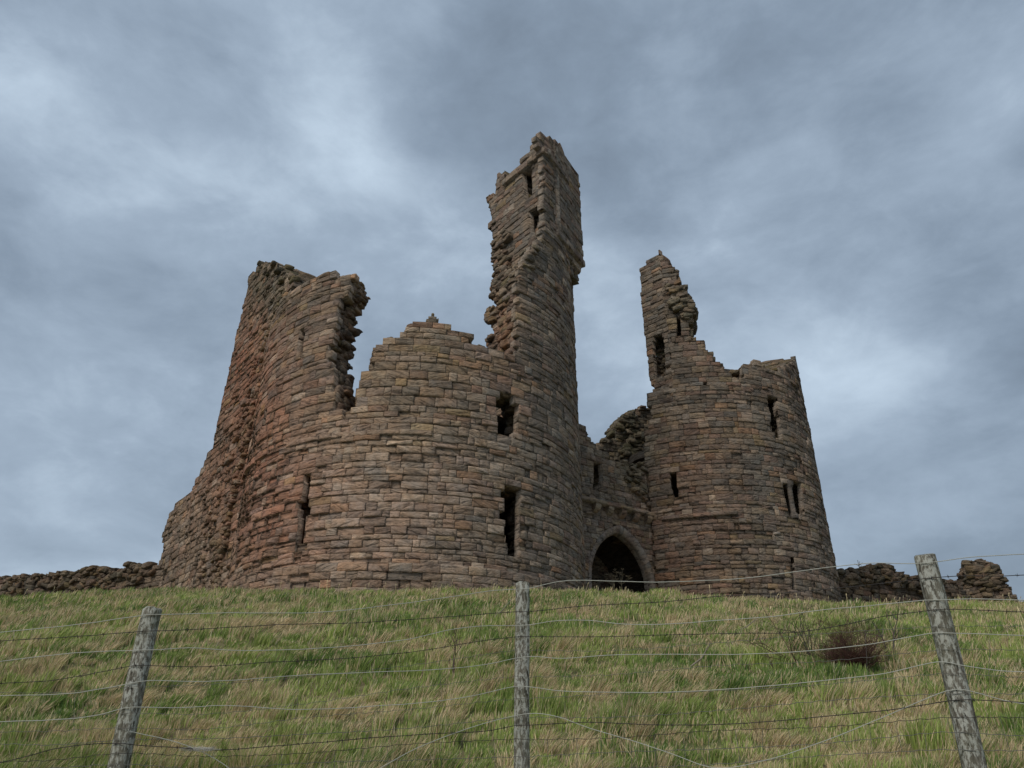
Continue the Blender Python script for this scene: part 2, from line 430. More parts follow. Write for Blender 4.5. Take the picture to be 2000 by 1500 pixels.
def masonry(buf, S, polys, zr, T=2.0, layers=3, seed=1, hc=(0.21, 0.36), lc=(0.30, 0.85), jit=(0.10, 0.04), n0=0.0, rough=1.0,
            dark=1.0, rubble_face=False, post=None, hole_depth=99, rj=0.22, erode=None, green_top=True, wave=0.03, proud=0.03, core_only=False):
    """lays stones course by course over the walls' outline (polys[0]) with its openings (polys[1:])"""
    rnd = np.random.RandomState(seed); S.polys = polys
    z = zr[0]; courses = []
    while z < zr[1]:
        h = rnd.uniform(*hc); courses.append((z, z + h)); z += h
    G = []        # face stones: a0,a1,z0,z1,n,er,rand,col
    Rb = []
    lt = (T - 0.45) / max(1, layers); splay = []
    for P in polys[1:]:
        m_ = sum(p[0] for p in P) / len(P); splay.append([(m_ + (p[0] - m_) * 1.7 + (0.25 if p[0] > m_ else -.25) * (hole_depth > 90), p[1]) for p in P])
    for (z0, z1) in courses:
        zc_ = 0.5 * (z0 + z1)
        ph = rnd.uniform(0, 10)
        if not core_only:
            for (a, b) in scan(polys, zc_, rnd, jit):
                x = a
                while x < b - 0.02:
                    L = rnd.uniform(*lc) * (0.8 if rnd.rand() < 0.3 else 1.0)
                    if b - (x + L) < 0.18: L = b - x
                    G.append((x, x + L, z0, z1)); x += L
        for j in range(layers):
            pj = [polys[0]] + splay if (j * lt + 0.45) < hole_depth else polys[:1]
            for (a, b) in scan(pj, zc_, rnd, (rj, 0.08)):
                last = j == layers - 1
                x = a
                while x < b - 0.02:
                    L = rnd.uniform(0.22, 0.5)
                    if b - (x + L) < 0.18: L = b - x
                    m = x + L / 2
                    if last or not (inside(pj, m - 0.8, zc_) and inside(pj, m + 0.8, zc_) and inside(pj, m, zc_ + 0.7) and inside(pj, m, zc_ - 0.6)) or (hole_depth < 90 and not inside(polys, m, zc_)):
                        zh = rnd.uniform(.35, .65) * (z1 - z0) + z0 if rnd.rand() < .4 else z1 - .01
                        Rb.append((x, x + L, z0, zh, -(0.20 + j * lt), -(0.28 + (j + 1) * lt)))
                        o_ = rnd.uniform(-.1, .1); zh < z1 - .02 and Rb.append((x + o_, x + L + o_, zh, z1, -(0.20 + j * lt), -(0.28 + (j + 1) * lt)))
                    x += L
    if G:
        A = np.array(G); N = len(A)
        a0, a1, z0, z1 = A.T
        gp = rnd.uniform(0.003, 0.011, N); am = 0.5 * (a0 + a1); zm = 0.5 * (z0 + z1)
        cen = S.pos(am, zm, np.zeros(N))
        er = np.clip(rnd.gamma(1.6, 0.35, N), 0, 2.5) * rough
        nn = n0 + rnd.uniform(-1, 1, N) * proud + 0.05 * n2(am * 0.5, zm * 0.7, seed)
        if erode is not None:
            e = erode(cen); er = er * (1 + 1.5 * e); nn = nn - e * rnd.uniform(0.0, 0.16, N)
        rot = np.clip(n2(am * 0.55 + 5, zm * 0.9, seed + 31, 3) * 1.6 - 0.35, 0, 1); er = er + 0.9 * rot; nn = nn - rot * rnd.uniform(0, .13, N)
        deep = rnd.rand(N) < 0.02; nn = nn - deep * rnd.uniform(0.04, 0.12, N)
        ga, gb = TG[:, 0][None], TG[:, 1][None]
        g = gp[:, None]
        s_ = a0[:, None] + g + (a1 - a0)[:, None] * ga - 2 * g * ga
        zz = z0[:, None] + g + (z1 - z0)[:, None] * gb - 2 * g * gb
        rv = rnd.rand(N)
        P3 = np.stack([s_, zz, np.zeros_like(s_)], -1)
        ea = np.minimum(ga, 1 - ga) * 2 + 0 * s_; eb = np.minimum(gb, 1 - gb) * 2 + 0 * s_
        tilt = (rv[:, None] - 0.5) * 0.9
        stria = vnoise(np.stack([s_ * 1.7 + rv[:, None] * 50, (zz + tilt * s_) * 15.0, rv[:, None] * 90 + 0 * s_], -1), seed)
        lump = fbm(np.stack([s_ * 4, zz * 6, rv[:, None] * 40 + 0 * s_], -1), 2, seed + 3)
        edge = np.exp(-ea * 18.0) * 0.8 + np.exp(-eb * 11.0)
        E = er[:, None]
        n_f = nn[:, None] + 0.016 - edge * (0.010 + 0.016 * E) + stria * 0.020 * (0.25 + E) + lump * 0.022 * (0.3 + E)
        s_ = s_ + 0.02 * fbm(P3 * np.array([3.1, 3.1, 1]) + rv[:, None, None] * 9, 1, seed + 5) * (1 - ea)
        zz = zz + 0.022 * fbm(P3 * np.array([2.7, 2.7, 1]) + rv[:, None, None] * 7, 1, seed + 6) * (1 - eb)
        pi = (TP[:, 1] * NA + TP[:, 0])
        s1 = s_[:, pi]; zz1 = zz[:, pi]
        back = nn[:, None] * 0.4 - 0.022 + n0 * .6 + 0 * s1
        pa, pb = TPab[:, 0][None], TPab[:, 1][None]
        s2 = a0[:, None] + (a1 - a0)[:, None] * pa; zz2 = z0[:, None] - 0.003 + (z1 - z0 + 0.006)[:, None] * pb
        m2 = -0.013 + n0 + 0.035 * n2(s2 * 0.9, zz2 * 0.9, seed + 9)
        sa = np.concatenate([s_, s1, s2, s2], 1); za = np.concatenate([zz, zz1, zz2, zz2], 1)
        na = np.concatenate([n_f, np.minimum(m2 - .002, n_f[:, pi] - 0.004), m2, 0 * s2 - 0.30], 1)
        za = za + wave * n2(sa * 0.22, za * 0.35, seed + 21) * 1.6 + 0.012 * n2(sa * 1.5, za * 1.5, seed + 22)
        V = S.pos(sa, za, na)
        if post is not None and post is not clip_tl: V = post(V)
        px, py = to_px(cen)
        cols = np.array([stone_colour(px[i], py[i], rnd, dark) for i in range(N)])
        nf, m = len(TG), len(TP)
        VC = np.repeat(cols[:, None], V.shape[1], 1)
        mort = MORTAR * dark * 0.62 + cols[:, None] * 0.5
        VC[:, nf + m:] = mort
        Fc = (TF[None] + (np.arange(N) * V.shape[1])[:, None, None]).reshape(-1, 4)
        buf.add(V.reshape(-1, 3), Fc, VC.reshape(-1, 3), np.repeat(rv, V.shape[1]))
    if Rb:
        A = np.array(Rb); N = len(A); a0, a1, z0, z1, q0, q1 = A.T
        am, zm = (a0 + a1) / 2, (z0 + z1) / 2
        cen = S.pos(am, zm, q0)
        rv = rnd.rand(N)
        U = RV[None] * 2 - 1 + 0 * rv[:, None, None]
        nr = U / np.linalg.norm(U, axis=2, keepdims=True) * 1.25
        U = U * 0.82 + nr * 0.18
        jt = np.stack([vnoise(RV[None] * 2.2 + rv[:, None, None] * 91 + k * 13, seed + k) for k in range(3)], -1)
        U = U + jt * 0.30
        sc = rnd.uniform(0.95, 1.25, (N, 3)) * 0.5
        off = rnd.uniform(-0.07, 0.07, (N, 3))
        sa = am[:, None] + U[:, :, 0] * (a1 - a0)[:, None] * sc[:, :1] + off[:, :1]
        za = zm[:, None] + U[:, :, 1] * (z1 - z0)[:, None] * sc[:, 1:2] + off[:, 1:2] * .5
        na = ((q0 + q1) / 2)[:, None] + U[:, :, 2] * (q0 - q1)[:, None] * sc[:, 2:] + off[:, 2:] * .5
        na = np.minimum(na, -0.10) if not rubble_face else na
        V = S.pos(sa, za, na)
        if post is not None: V = post(V)
        px, py = to_px(cen)
        cols = np.array([stone_colour(px[i], py[i], rnd, dark * 0.85, rnd.uniform(0, 0.45) if green_top and rnd.rand() < .4 else 0) for i in range(N)])
        VC = np.repeat(cols[:, None], V.shape[1], 1)
        Fc = (RF[None] + (np.arange(N) * V.shape[1])[:, None, None]).reshape(-1, 4)
        buf.add(V.reshape(-1, 3), Fc, VC.reshape(-1, 3), np.repeat(rv, V.shape[1]))
    return courses

def rubble_edge(buf, S, pts, n, seed, size=(0.15, 0.4), spread=0.2, depth=(-0.3, -1.8), dark=0.85, green=0.25):
    """loose stones along a broken edge"""
    rnd = np.random.RandomState(seed); P = trace(S, pts)
    for i in range(n):
        k = rnd.randint(len(P) - 1); t = rnd.rand()
        a = P[k][0] * (1 - t) + P[k + 1][0] * t + rnd.normal() * spread * 0.5
        z = P[k][1] * (1 - t) + P[k + 1][1] * t + rnd.normal() * spread * 0.5
        q = rnd.uniform(*sorted(depth))
        if not inside(S.polys[:1], a, z - .12): continue
        U = RV * 2 - 1; nr = U / np.linalg.norm(U, axis=1, keepdims=True) * 1.25
        r = rnd.rand() * 99
        U = U * 0.78 + nr * 0.22 + 0.35 * np.stack([vnoise(RV * 2.2 + r + k2 * 7, seed + k2) for k2 in range(3)], -1)
        sz = rnd.uniform(*size) * 0.5 * (0.75 + .25 * rnd.rand())
        tl = rnd.uniform(-0.35, 0.35)
        sa, za, na = U[:, 0] * sz * rnd.uniform(1, 1.6), U[:, 1] * sz * rnd.uniform(0.45, 0.85), U[:, 2] * sz * 1.2
        V = S.pos(a + sa, z + za + sa * tl, q + na)
        c = S.pos(np.array(a), np.array(z), np.array(q)); px, py = to_px(c)
        buf.add(V, RF, stone_colour(float(px), float(py), rnd, dark, rnd.uniform(0, green)), rnd.rand())

def slab(buf, pts, z0, z1, col):
    n = len(pts)
    v = [(x, y, z0) for x, y in pts] + [(x, y, z1) for x, y in pts]
    buf.add(v, np.array([(i, (i + 1) % n, n + (i + 1) % n, n + i) for i in range(n)]), col)
    c = np.mean(np.array(pts), 0)
    for z in (z0, z1):
        vv = [(c[0], c[1], z)] + [(x, y, z) for x, y in pts]
        buf.add(vv, np.array([(0, 1 + i, 1 + (i + 1) % n) for i in range(n)]), col)

# ------------------------------------------------------------------ terrain
GY = np.array([-60, -10, 0, 3, 5, 8, 12, 18, 23.5, 26, 32, 60, 130, 260, 600]); GZ = np.array([-9, -3.6, -1.65, -1.05, -0.50, 0.42, 1.68, 3.50, 4.95, 5.35, 5.7, 6.2, 3.0, -6, -12])
CX = np.array([-1.2, -.655, -.45, -.2, 0, .2, .42, .655, 1.2]); CK = np.array([0.80, .915, 0.995, .975, .995, .968, .905, .90, 0.82])
def ground(x, y):
    x = np.asarray(x, float); y = np.asarray(y, float)
    z = np.interp(y, GY, GZ)
    k = np.interp(x / np.maximum(y, 8.0), CX, CK)
    w = np.clip((y - 8) / 12, 0, 1)
    z = z * (1 + (k - 1) * w)
    z = z + 0.13 * n2(x * 0.22, y * 0.22, 5) + 0.07 * n2(x * 0.9, y * 0.9, 6) + 0.17 * np.abs(n2(x * 1.5, y * 1.7, 8)) * np.clip((40 - y) / 20, 0, 1)
    return z
xs = np.concatenate([np.linspace(-700, -45, 14), np.linspace(-40, 40, 330), np.linspace(45, 700, 14)])
ys = np.concatenate([np.linspace(-60, -3, 10), np.linspace(-1, 40, 260), np.linspace(42, 700, 40)])
X, Y = np.meshgrid(xs, ys); Z = ground(X, Y)
V = np.stack([X, Y, Z], -1).reshape(-1, 3); nx, ny = len(xs), len(ys)
q = (np.arange(ny - 1)[:, None] * nx + np.arange(nx - 1)[None]).reshape(-1)
FQ = np.stack([q, q + 1, q + nx + 1, q + nx], 1)
tb = Buf(); gm = np.clip(0.5 + 0.9 * n2(V[:, 0] * 0.7, V[:, 1] * 0.7, 31), 0, 1)[:, None]
tb.add(V, FQ, np.array((0.085, 0.11, 0.035)) * (1 - gm) + np.array((0.20, 0.155, 0.085)) * gm)
tag(tb.build('ground', MT, smooth=True), kind='structure')

# ------------------------------------------------------------------ the gatehouse
gate = empty('castle_gatehouse', (0, 33, 5.5))
tag(gate, 'ruined sandstone castle gatehouse with two drum towers and a pointed arch on the hill', 'castle')
GO = (0, 33, 5.5)
def part(buf, name, parent=gate, mat=None, root=True, smooth=False):
    # every part is stored relative to the gatehouse's base
    o = buf.build(name, mat or MS, parent, smooth=smooth, off=GO if root else None)
    return o

D1 = Cyl(-4.07, 31.35, 7.0); D2 = Cyl(10.56, 41.8, 6.5)
ZB = 4.2
def erode1(c):
    px, py = to_px(c)
    e = 0.8 * np.exp(-(((px - 520) / 110) ** 2 + ((py - 990) / 150) ** 2)) + 0.7 * np.exp(-(((px - 800) / 140) ** 2 + ((py - 880) / 28) ** 2))
    e = e + 0.6 * np.exp(-(((px - 450) / 60) ** 2 + ((py - 900) / 260) ** 2)) + 0.7 * np.exp(-(((px - 1035) / 22) ** 2 + ((py - 1020) / 60) ** 2))
    return e + 0.35 * np.exp(-(((px - 960) / 60) ** 2 + ((py - 1070) / 30) ** 2))

TLp = (np.array([1.50, 27.05]), np.array([-0.769, -0.639]))
def clip_tl(V):
    # the torn end of the drum wall stops flush with the turret's flat face
    sg = (V[..., :2] - TLp[0]) @ TLp[1]
    allow = np.interp(V[..., 2], [17.6, Z420, Z420 + .5], [0.62, -0.35, -1.3])
    k = np.where((V[..., 2] > 14.9) & (sg < 1.5), np.maximum(sg - allow, 0), 0)
    V = V.copy(); V[..., :2] -= k[..., None] * TLp[1]
    d = V[..., :2] - D1.C; r = np.linalg.norm(d, axis=-1); q = np.where(k > 0, np.minimum(1.0, 6.8 / r), 1.0)
    V[..., :2] = D1.C + d * q[..., None]; return V
Z420 = D1.hit(1052, 462)[1]
def clip_d1(V):
    d = V[..., :2] - D1.C; r = np.linalg.norm(d, axis=-1, keepdims=True); k = np.minimum(1.0, 6.93 / r)
    V = V.copy(); V[..., :2] = D1.C + d * k; return V
# --- near drum tower
def circ(cx, cy, r, n=10): return [(cx + r * math.cos(2 * math.pi * i / n), cy + r * math.sin(2 * math.pi * i / n)) for i in range(n)]
d1_out = [('s', -12.2, ZB), ('s', -12.2, 14), ('s', -10.2, 14.6), ('s', -9.4, 16.9), (560, 572), (575, 562), (590, 556), (600, 545), (636, 537), (650, 533), (664, 539), (684, 537), (692, 543),
          (684, 569), (664, 581), (658, 619), (652, 657), (642, 683), (642, 713), (652, 733), (643, 748), (660, 764), (652, 797), (665, 807), (688, 807),
          (698, 784), (695, 766), (710, 746), (710, 731), (726, 723), (722, 703), (733, 695), (728, 672), (743, 667), (746, 657), (785, 655), (788, 644), (800, 640), (812, 626), (830, 624),
          (831, 613), (850, 612), (853, 624), (878, 632), (879, 645), (920, 655), (922, 668), (950, 676), (985, 692), (1008, 690), (1012, 600), (1014, 545), (1018, 530),
          (1034, 500), (1056, 466), (1063, 420), (1063, 300), (1046, 285), (1050, 268), (1057, 260), (1066, 268), (1080, 273), (1092, 284), (1104, 288), (1106, 300), (1116, 306), ('s', 8.6, 26.2),
          ('s', 10.2, 26.0), ('s', 10.6, 17.0), ('s', 13.5, 14.0), ('s', 13.5, ZB)]
holes1 = [[(968, 776), (985, 768), (1003, 777), (1014, 798), (1012, 830), (1012, 850), (985, 852), (972, 846)],
          [(988, 948), (1018, 948), (1016, 1010), (1015, 1086), (993, 1088), (991, 1062), (984, 1042), (988, 1016), (975, 1012), (976, 1004), (987, 1000), (985, 975), (977, 966)],
          [(592, 925), (606, 925), (607, 948), (604, 948), (601, 980), (607, 984), (607, 998), (599, 1002), (591, 1065), (576, 1065), (584, 1002), (577, 998), (577, 984), (586, 980), (592, 948)],
          [(584, 644), (596, 644), (591, 696), (579, 696)],
          [(518, 797), (523, 797), (517.5, 826), (512, 826)],
          [(669, 809), (675, 809), (674, 823), (669, 823)],
          [(1113, 710), (1117, 712), (1117, 750), (1113, 748)]]
P1 = [trace(D1, d1_out)] + [trace(D1, h) for h in holes1]
b = Buf()
masonry(b, D1, P1, (ZB, 28), T=1.45, layers=3, seed=3, erode=erode1, post=clip_tl, hc=(0.16, 0.38), lc=(0.24, 1.0), jit=(0.15, 0.012), rj=0.12, dark=1.0)
rubble_edge(b, D1, [(684, 556), (664, 581), (642, 683), (643, 748), (652, 797), (688, 807)], 150, 71, size=(.15, .4), depth=(-0.3, -1.3), spread=0.14, dark=.7, green=.1)
rubble_edge(b, D1, [(560, 572), (600, 545), (700, 537)], 50, 72, size=(0.12, 0.3), spread=0.08)
rubble_edge(b, D1, [(746, 655), (800, 640), (850, 612), (920, 655), (985, 692)], 50, 73, size=(0.1, 0.28), spread=0.05)
rubble_edge(b, D1, [(1014, 545), (1028, 505), (1046, 480)], 130, 74, size=(0.14, 0.36), depth=(0.02, -0.7), spread=0.45, dark=.9)
0 and rubble_edge(b, D1, [(1046, 290), (1057, 262), (1104, 288)], 30, 75, size=(0.1, 0.25), spread=0.05)
drum1 = part(b, 'drum_tower')
drum1['label'] = 'near drum tower with a wide broken gap and black windows'

def band(name, S, pa, pb, parent, n0=0.065, h=0.17, seed=5, T=0.5, hit=None):
    a = S.hit(*pa); c = S.hit(*pb); z = hit if hit is not None else a[1]
    bb = Buf()
    A0, A1 = min(a[0], c[0]), max(a[0], c[0])
    masonry(bb, S, [[(A0, z), (A1, z), (A1, z + h), (A0, z + h)]], (z, z + h * .9), T=T, layers=0, seed=seed, hc=(h, h), lc=(0.6, 1.3), jit=(0, 0), n0=n0, wave=0.05, proud=0.02, rough=.6)
    return part(bb, name, parent)
# sub-parts are stored in the same base frame: the parent's own matrix is identity under the gatehouse
zs = D1.hit(700, 852)[1]
band('string_course', D1, (470, 900), (845, 838), drum1, hit=zs, seed=15)
zp = D1.hit(740, 1104)[1]
bpl = Buf()
masonry(bpl, D1, [[(-10.9, ZB), (8.6, ZB), (8.6, zp), (-10.9, zp)]], (ZB, zp + .05), T=0.6, layers=0, seed=16, hc=(0.24, 0.3), lc=(0.4, 1.1), jit=(0, 0), n0=0.16, proud=0.03, rough=1.0, erode=erode1)
part(bpl, 'plinth', drum1)

# floors added inside the near drum so the rooms behind its windows stay dark
def arc_pts(S, r, a0, a1, n=24):
    return [tuple(S.pos(np.array(S.r * (a0 + (a1 - a0) * i / n)), 0.0, r - S.r)[:2]) for i in range(n + 1)]
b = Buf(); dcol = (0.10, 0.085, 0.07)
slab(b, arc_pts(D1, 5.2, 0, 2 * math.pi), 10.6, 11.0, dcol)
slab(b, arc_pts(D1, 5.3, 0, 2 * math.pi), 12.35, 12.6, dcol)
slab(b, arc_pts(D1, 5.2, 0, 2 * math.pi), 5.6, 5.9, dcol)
part(b, 'blackout_floor', drum1)
b = Buf()
BW = Pln(*(D1.C + D1.e1 * -6.4 - D1.e0 * 1.2), *(D1.C + D1.e1 * 6.4 - D1.e0 * 1.2))
masonry(b, BW, [[(0, ZB), (12.8, ZB), (12.8, 12.0), (5.5, 12.0), (4.6, 11.2), (0, 11.0)]], (ZB, 12.0), T=1.2, layers=1, seed=8, dark=.8)
part(b, 'cross_wall', drum1)

# --- side wall that runs back from the near drum
SW = Pln(-10.15, 28.3, -13.4, 32.3)
cren = SW.hit(485, 545)[0]
sw_out = [('s', -0.6, ZB), ('s', -0.4, 15.5), (556, 600), (575, 552), (572, 544), (560, 536), (548, 531), (545, 520), (532, 517), (515, 515), (505, 516), (499, 520), (500, 530), (494, 536), (485, 535),
          (484, 560), (462, 650), (447, 720), (432, 790), (419, 850), (416, 872), (404, 885), (398, 905), (392, 910), (390, 925), (383, 935), (375, 955), (370, 962), (360, 975), (345, 982), (335, 1000), (325, 1015), (322, 1030),
          (316, 1045), (320, 1060), (318, 1080), (311, 1092), (306, 1110), (300, 1130), (296, 1150), ('s', 9.6, ZB)]
b = Buf()
masonry(b, SW, [trace(SW, sw_out)], (ZB, 28), T=2.0, layers=2, seed=22, hc=(0.2, 0.36), lc=(0.3, 0.8), jit=(0.10, 0.04), rough=1.0, proud=0.035, rj=.1, dark=.95,
        erode=lambda c: 0.5 + 0 * c[:, 0])
# torn scar and core rubble where the side wall meets the drum
rubble_edge(b, SW, [(552, 575), (535, 640), (515, 730), (490, 830), (465, 930), (440, 1040), (420, 1150)], 520, 31, size=(0.12, 0.34), spread=0.42, depth=(-0.16, 0.05), dark=.9, green=.3)
rubble_edge(b, SW, [(520, 640), (490, 760), (455, 880), (415, 1000), (390, 1130)], 150, 34, size=(0.12, 0.36), spread=0.6, depth=(-0.2, -0.02), dark=.95, green=.1)
rubble_edge(b, SW, [(500, 525), (545, 525), (570, 548)], 80, 32, size=(0.15, 0.35), spread=0.4, depth=(-1.2, 0.05), dark=.8, green=.5)
rubble_edge(b, SW, [(485, 545), (500, 515), (545, 520), (575, 550)], 60, 33, size=(0.15, 0.35), spread=0.15, depth=(-1.6, -0.1), dark=.8, green=.5)
part(b, 'side_wall')

# --- tall turret: radial wall face, exterior belongs to the drum
TL = Pln(1.50, 27.05, -0.95, 30.0)
tl_out = [('s', -0.1, 9), ('s', 0.0, 26.2), (1062, 290), (1060, 268), (1055, 262), (1046, 270), (1040, 282), (1022, 308), (1012, 322), (1008, 326), (990, 350), (980, 342), (969, 341), (967, 360), (966, 380), (951, 386),
          (953, 400), (960, 410), (960, 428), (955, 436), (960, 450), (964, 463), (958, 484), (965, 492), (966, 512), (971, 525), (969, 548), (964, 556), (968, 570), (965, 580), (970, 592), (963, 600), (945, 612), (950, 620), (962, 634), (968, 648), (962, 662), (947, 668), (950, 676), (965, 690), ('s', 3.6, 9)]
tl_holes = [[(1019, 334), (1038, 320), (1040, 385), (1024, 392)], [(1033, 418), (1054, 404), (1053, 430), (1042, 462), (1034, 448)]]
b = Buf()
masonry(b, TL, [trace(TL, tl_out)] + [trace(TL, h) for h in tl_holes], (9, 28), T=2.0, layers=2, seed=41, hc=(0.24, 0.36), lc=(0.35, 0.8), jit=(0.12, 0.01), hole_depth=50, rj=.3, dark=.95, rough=.7, post=clip_d1)
rubble_edge(b, TL, [(951, 390), (960, 430), (957, 484), (966, 530), (966, 580), (945, 612), (966, 650), (950, 670)], 230, 42, size=(0.15, 0.42), spread=0.3, depth=(-1.0, 0.1), dark=.85, green=.1)
rubble_edge(b, TL, [(978, 470), (985, 540), (990, 590)], 240, 43, size=(0.15, 0.4), spread=0.7, depth=(-0.15, 0.1), dark=.85, green=.15)
0 and rubble_edge(b, TL, [(1060, 264), (1040, 282), (1008, 326), (990, 350)], 30, 44, size=(0.15, 0.3), spread=0.08)
turret = part(b, 'turret'); turret['label'] = 'tall thin turret rising from the near drum tower'
# cornice under the parapet on both faces
b = Buf()
zt = D1.hit(1066, 303)[1]
masonry(b, TL, [[(-0.15, zt - .1), (2.9, zt - .1), (2.9, zt + .25), (-0.15, zt + .25)]], (zt - .1, zt + .1), T=.5, layers=0, seed=45, hc=(.32, .32), jit=(0, 0), n0=.16)
aP = D1.hit(1062, 330)[0]
masonry(b, D1, [[(aP - .15, zt - .1), (10.2, zt - .1), (10.2, zt + .25), (aP - .15, zt + .25)]], (zt - .1, zt + .1), T=.5, layers=0, seed=46, hc=(.32, .32), jit=(0, 0), n0=.18)
part(b, 'cornice', turret)
# corbelled latrine projection on the right of the turret
CP = Pln(2.02, 27.85, 3.42, 30.35)
zc0 = CP.hit(1112, 478)[1]; zc1 = CP.hit(1112, 318)[1]
b = Buf()
masonry(b, CP, [[(0.0, zc0), (2.85, zc0), (2.85, zc1), (0.0, zc1)]], (zc0, zc1), T=1.2, layers=1, seed=47, hc=(.24, .34), jit=(0.0, 0), n0=0.02, rough=.5, rj=.05)
CPs = Pln(3.42, 30.35, 2.4, 31.2)
masonry(b, Pln(2.02, 27.85, 1.6, 28.2), [[(-0.02, zc0), (.6, zc0), (.6, zc1), (-0.02, zc1)]], (zc0, zc1), T=.8, layers=0, seed=49, hc=(.24, .34), jit=(0, 0), rough=.5)
part(b, 'latrine_projection', turret)
for i, (o_, hh) in enumerate(((0.12, 0.34), (-0.10, .34), (-.34, .36), (-.6, .4))):
    b = Buf(); zt2 = zc0 - sum(h for _, h in ((0.12, 0.34), (-0.10, .34), (-.34, .36), (-.6, .4))[:i + 1])
    masonry(b, CP, [[(0.0 + i * .35, zt2), (2.85 - .12 * i, zt2), (2.85 - .12 * i, zt2 + hh), (i * .35, zt2 + hh)]], (zt2, zt2 + hh * .8), T=1.2, layers=1, seed=50 + i, hc=(hh, hh), lc=(.6, 1.1), jit=(0, 0), n0=o_, rough=.3, rj=0)
    part(b, 'corbel_course', turret)

# --- gate wall between the towers
GW = Pln(3.32, 34.2, 7.22, 36.98)
gw_out = [('s', -1.5, ZB), ('s', -1.5, 16.8), (1125, 815), (1134, 828), (1143, 832), (1147, 842), (1150, 852), (1160, 868), (1166, 875), (1178, 880), (1192, 893), (1212, 900), (1230, 905), (1252, 912), (1275, 918), (1286, 930), ('s', 6.6, 14.2), ('s', 6.6, ZB)]
la, ra = GW.hit(1157, 1100)[0], GW.hit(1270, 1120)[0]
zsp = GW.hit(1160, 1075)[1]; zap = GW.hit(1207, 1040)[1]
def gothic(aL, aR, zs_, za_, n=14):
    """points of a two-centred pointed arch from left springing over the apex to right springing"""
    w = (aR - aL) / 2; h = za_ - zs_; rr = (w * w + h * h) / (2 * w); pts = []
    mid_ = (aL + aR) / 2
    th = math.atan2(h, rr - w)
    for i in range(n + 1):
        t = th * i / n; pts.append((aL + rr - rr * math.cos(t), zs_ + rr * math.sin(t)))
    return pts + [(2 * mid_ - a, z) for a, z in pts[-2::-1]]
zsp = zap - (ra - la) * 0.66
arc = gothic(la, ra, zsp, zap)
arch_hole = [(la, ZB - .5)] + arc + [(ra, ZB - .5)]
arc_o = gothic(la - .28, ra + .28, zsp, zap + .36)
hole_big = [(la - .28, ZB - .5)] + arc_o + [(ra + .28, ZB - .5)]
lw = [GW.hit(*q_) for q_ in ((1160, 903), (1175, 906), (1178, 930), (1176, 953), (1158, 954), (1160, 925))]
b = Buf()
masonry(b, GW, [trace(GW, gw_out), hole_big, lw], (ZB, 17), T=1.8, layers=2, seed=61, hc=(.24, .36), lc=(.3, .6), jit=(.1, 0.0), dark=.95, rj=.2)
rubble_edge(b, GW, [(1245, 905), (1240, 950), (1262, 985)], 90, 62, size=(.15, .35), spread=.6, depth=(-.2, .1))
gwall = part(b, 'gate_wall')
# arch orders
def arch_order(aL, aR, zs_, za_, w, n_out, n_in, name, parent, seed):
    bb = Buf(); rnd = np.random.RandomState(seed)
    inn = gothic(aL, aR, zs_, za_); outp = gothic(aL - w, aR + w, zs_, za_ + w * 1.25)
    inn = [(aL, ZB)] + [(aL, ZB + (zs_ - ZB) * k / 5) for k in range(1, 5)] + inn + [(aR, zs_ - (zs_ - ZB) * k / 5) for k in range(1, 5)] + [(aR, ZB)]
    outp = [(aL - w, ZB)] + [(aL - w, ZB + (zs_ - ZB) * k / 5) for k in range(1, 5)] + outp + [(aR + w, zs_ - (zs_ - ZB) * k / 5) for k in range(1, 5)] + [(aR + w, ZB)]
    for i in range(len(inn) - 1):
        if i % 1: continue
        prof = [(1.0, n_in), (1.0, n_out - .02), (0.82, n_out), (0.45, n_out - .03), (0.18, n_out - .08), (0.0, n_out - .16), (0.0, n_in)]
        P = []
        for t in (0.02, 0.5, 0.98):
            for (k, nn) in prof:
                a = (inn[i][0] * (1 - t) + inn[i + 1][0] * t) * (1 - k) + (outp[i][0] * (1 - t) + outp[i + 1][0] * t) * k
                z = (inn[i][1] * (1 - t) + inn[i + 1][1] * t) * (1 - k) + (outp[i][1] * (1 - t) + outp[i + 1][1] * t) * k
                P.append(GW.pos(np.array(a + rnd.uniform(-.008, .008)), np.array(z + rnd.uniform(-.008, .008)), np.array(nn + rnd.uniform(-.01, .01))))
        m = len(prof); ff = []
        for r in range(2):
            for k in range(m - 1): ff.append((r * m + k, r * m + k + 1, (r + 1) * m + k + 1, (r + 1) * m + k))
        bb.add(np.array(P), np.array(ff), stone_colour(1210, 1060, rnd, 0.95) * .5 + np.array((.13, .11, .095)), rnd.rand())
    return part(bb, name, parent, MD_)
arch_order(la, ra, zsp, zap, .30, .05, -.24, 'arch_moulding', gwall, 63)
arch_order(la + .02, ra - .02, zsp, zap - .03, .12, -.14, -.42, 'arch_moulding', gwall, 64)
# passage behind the arch
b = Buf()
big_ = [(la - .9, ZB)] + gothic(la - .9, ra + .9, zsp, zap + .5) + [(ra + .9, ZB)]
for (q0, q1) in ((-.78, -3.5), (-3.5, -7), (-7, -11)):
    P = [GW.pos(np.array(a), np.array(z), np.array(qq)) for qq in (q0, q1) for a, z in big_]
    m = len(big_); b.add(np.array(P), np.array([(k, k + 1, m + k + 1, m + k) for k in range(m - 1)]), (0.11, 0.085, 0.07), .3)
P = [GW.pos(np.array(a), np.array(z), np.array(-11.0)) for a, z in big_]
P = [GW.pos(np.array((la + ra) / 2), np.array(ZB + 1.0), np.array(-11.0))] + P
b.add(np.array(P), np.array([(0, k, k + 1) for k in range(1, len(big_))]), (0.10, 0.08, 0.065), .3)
part(b, 'passage_vault', gwall)
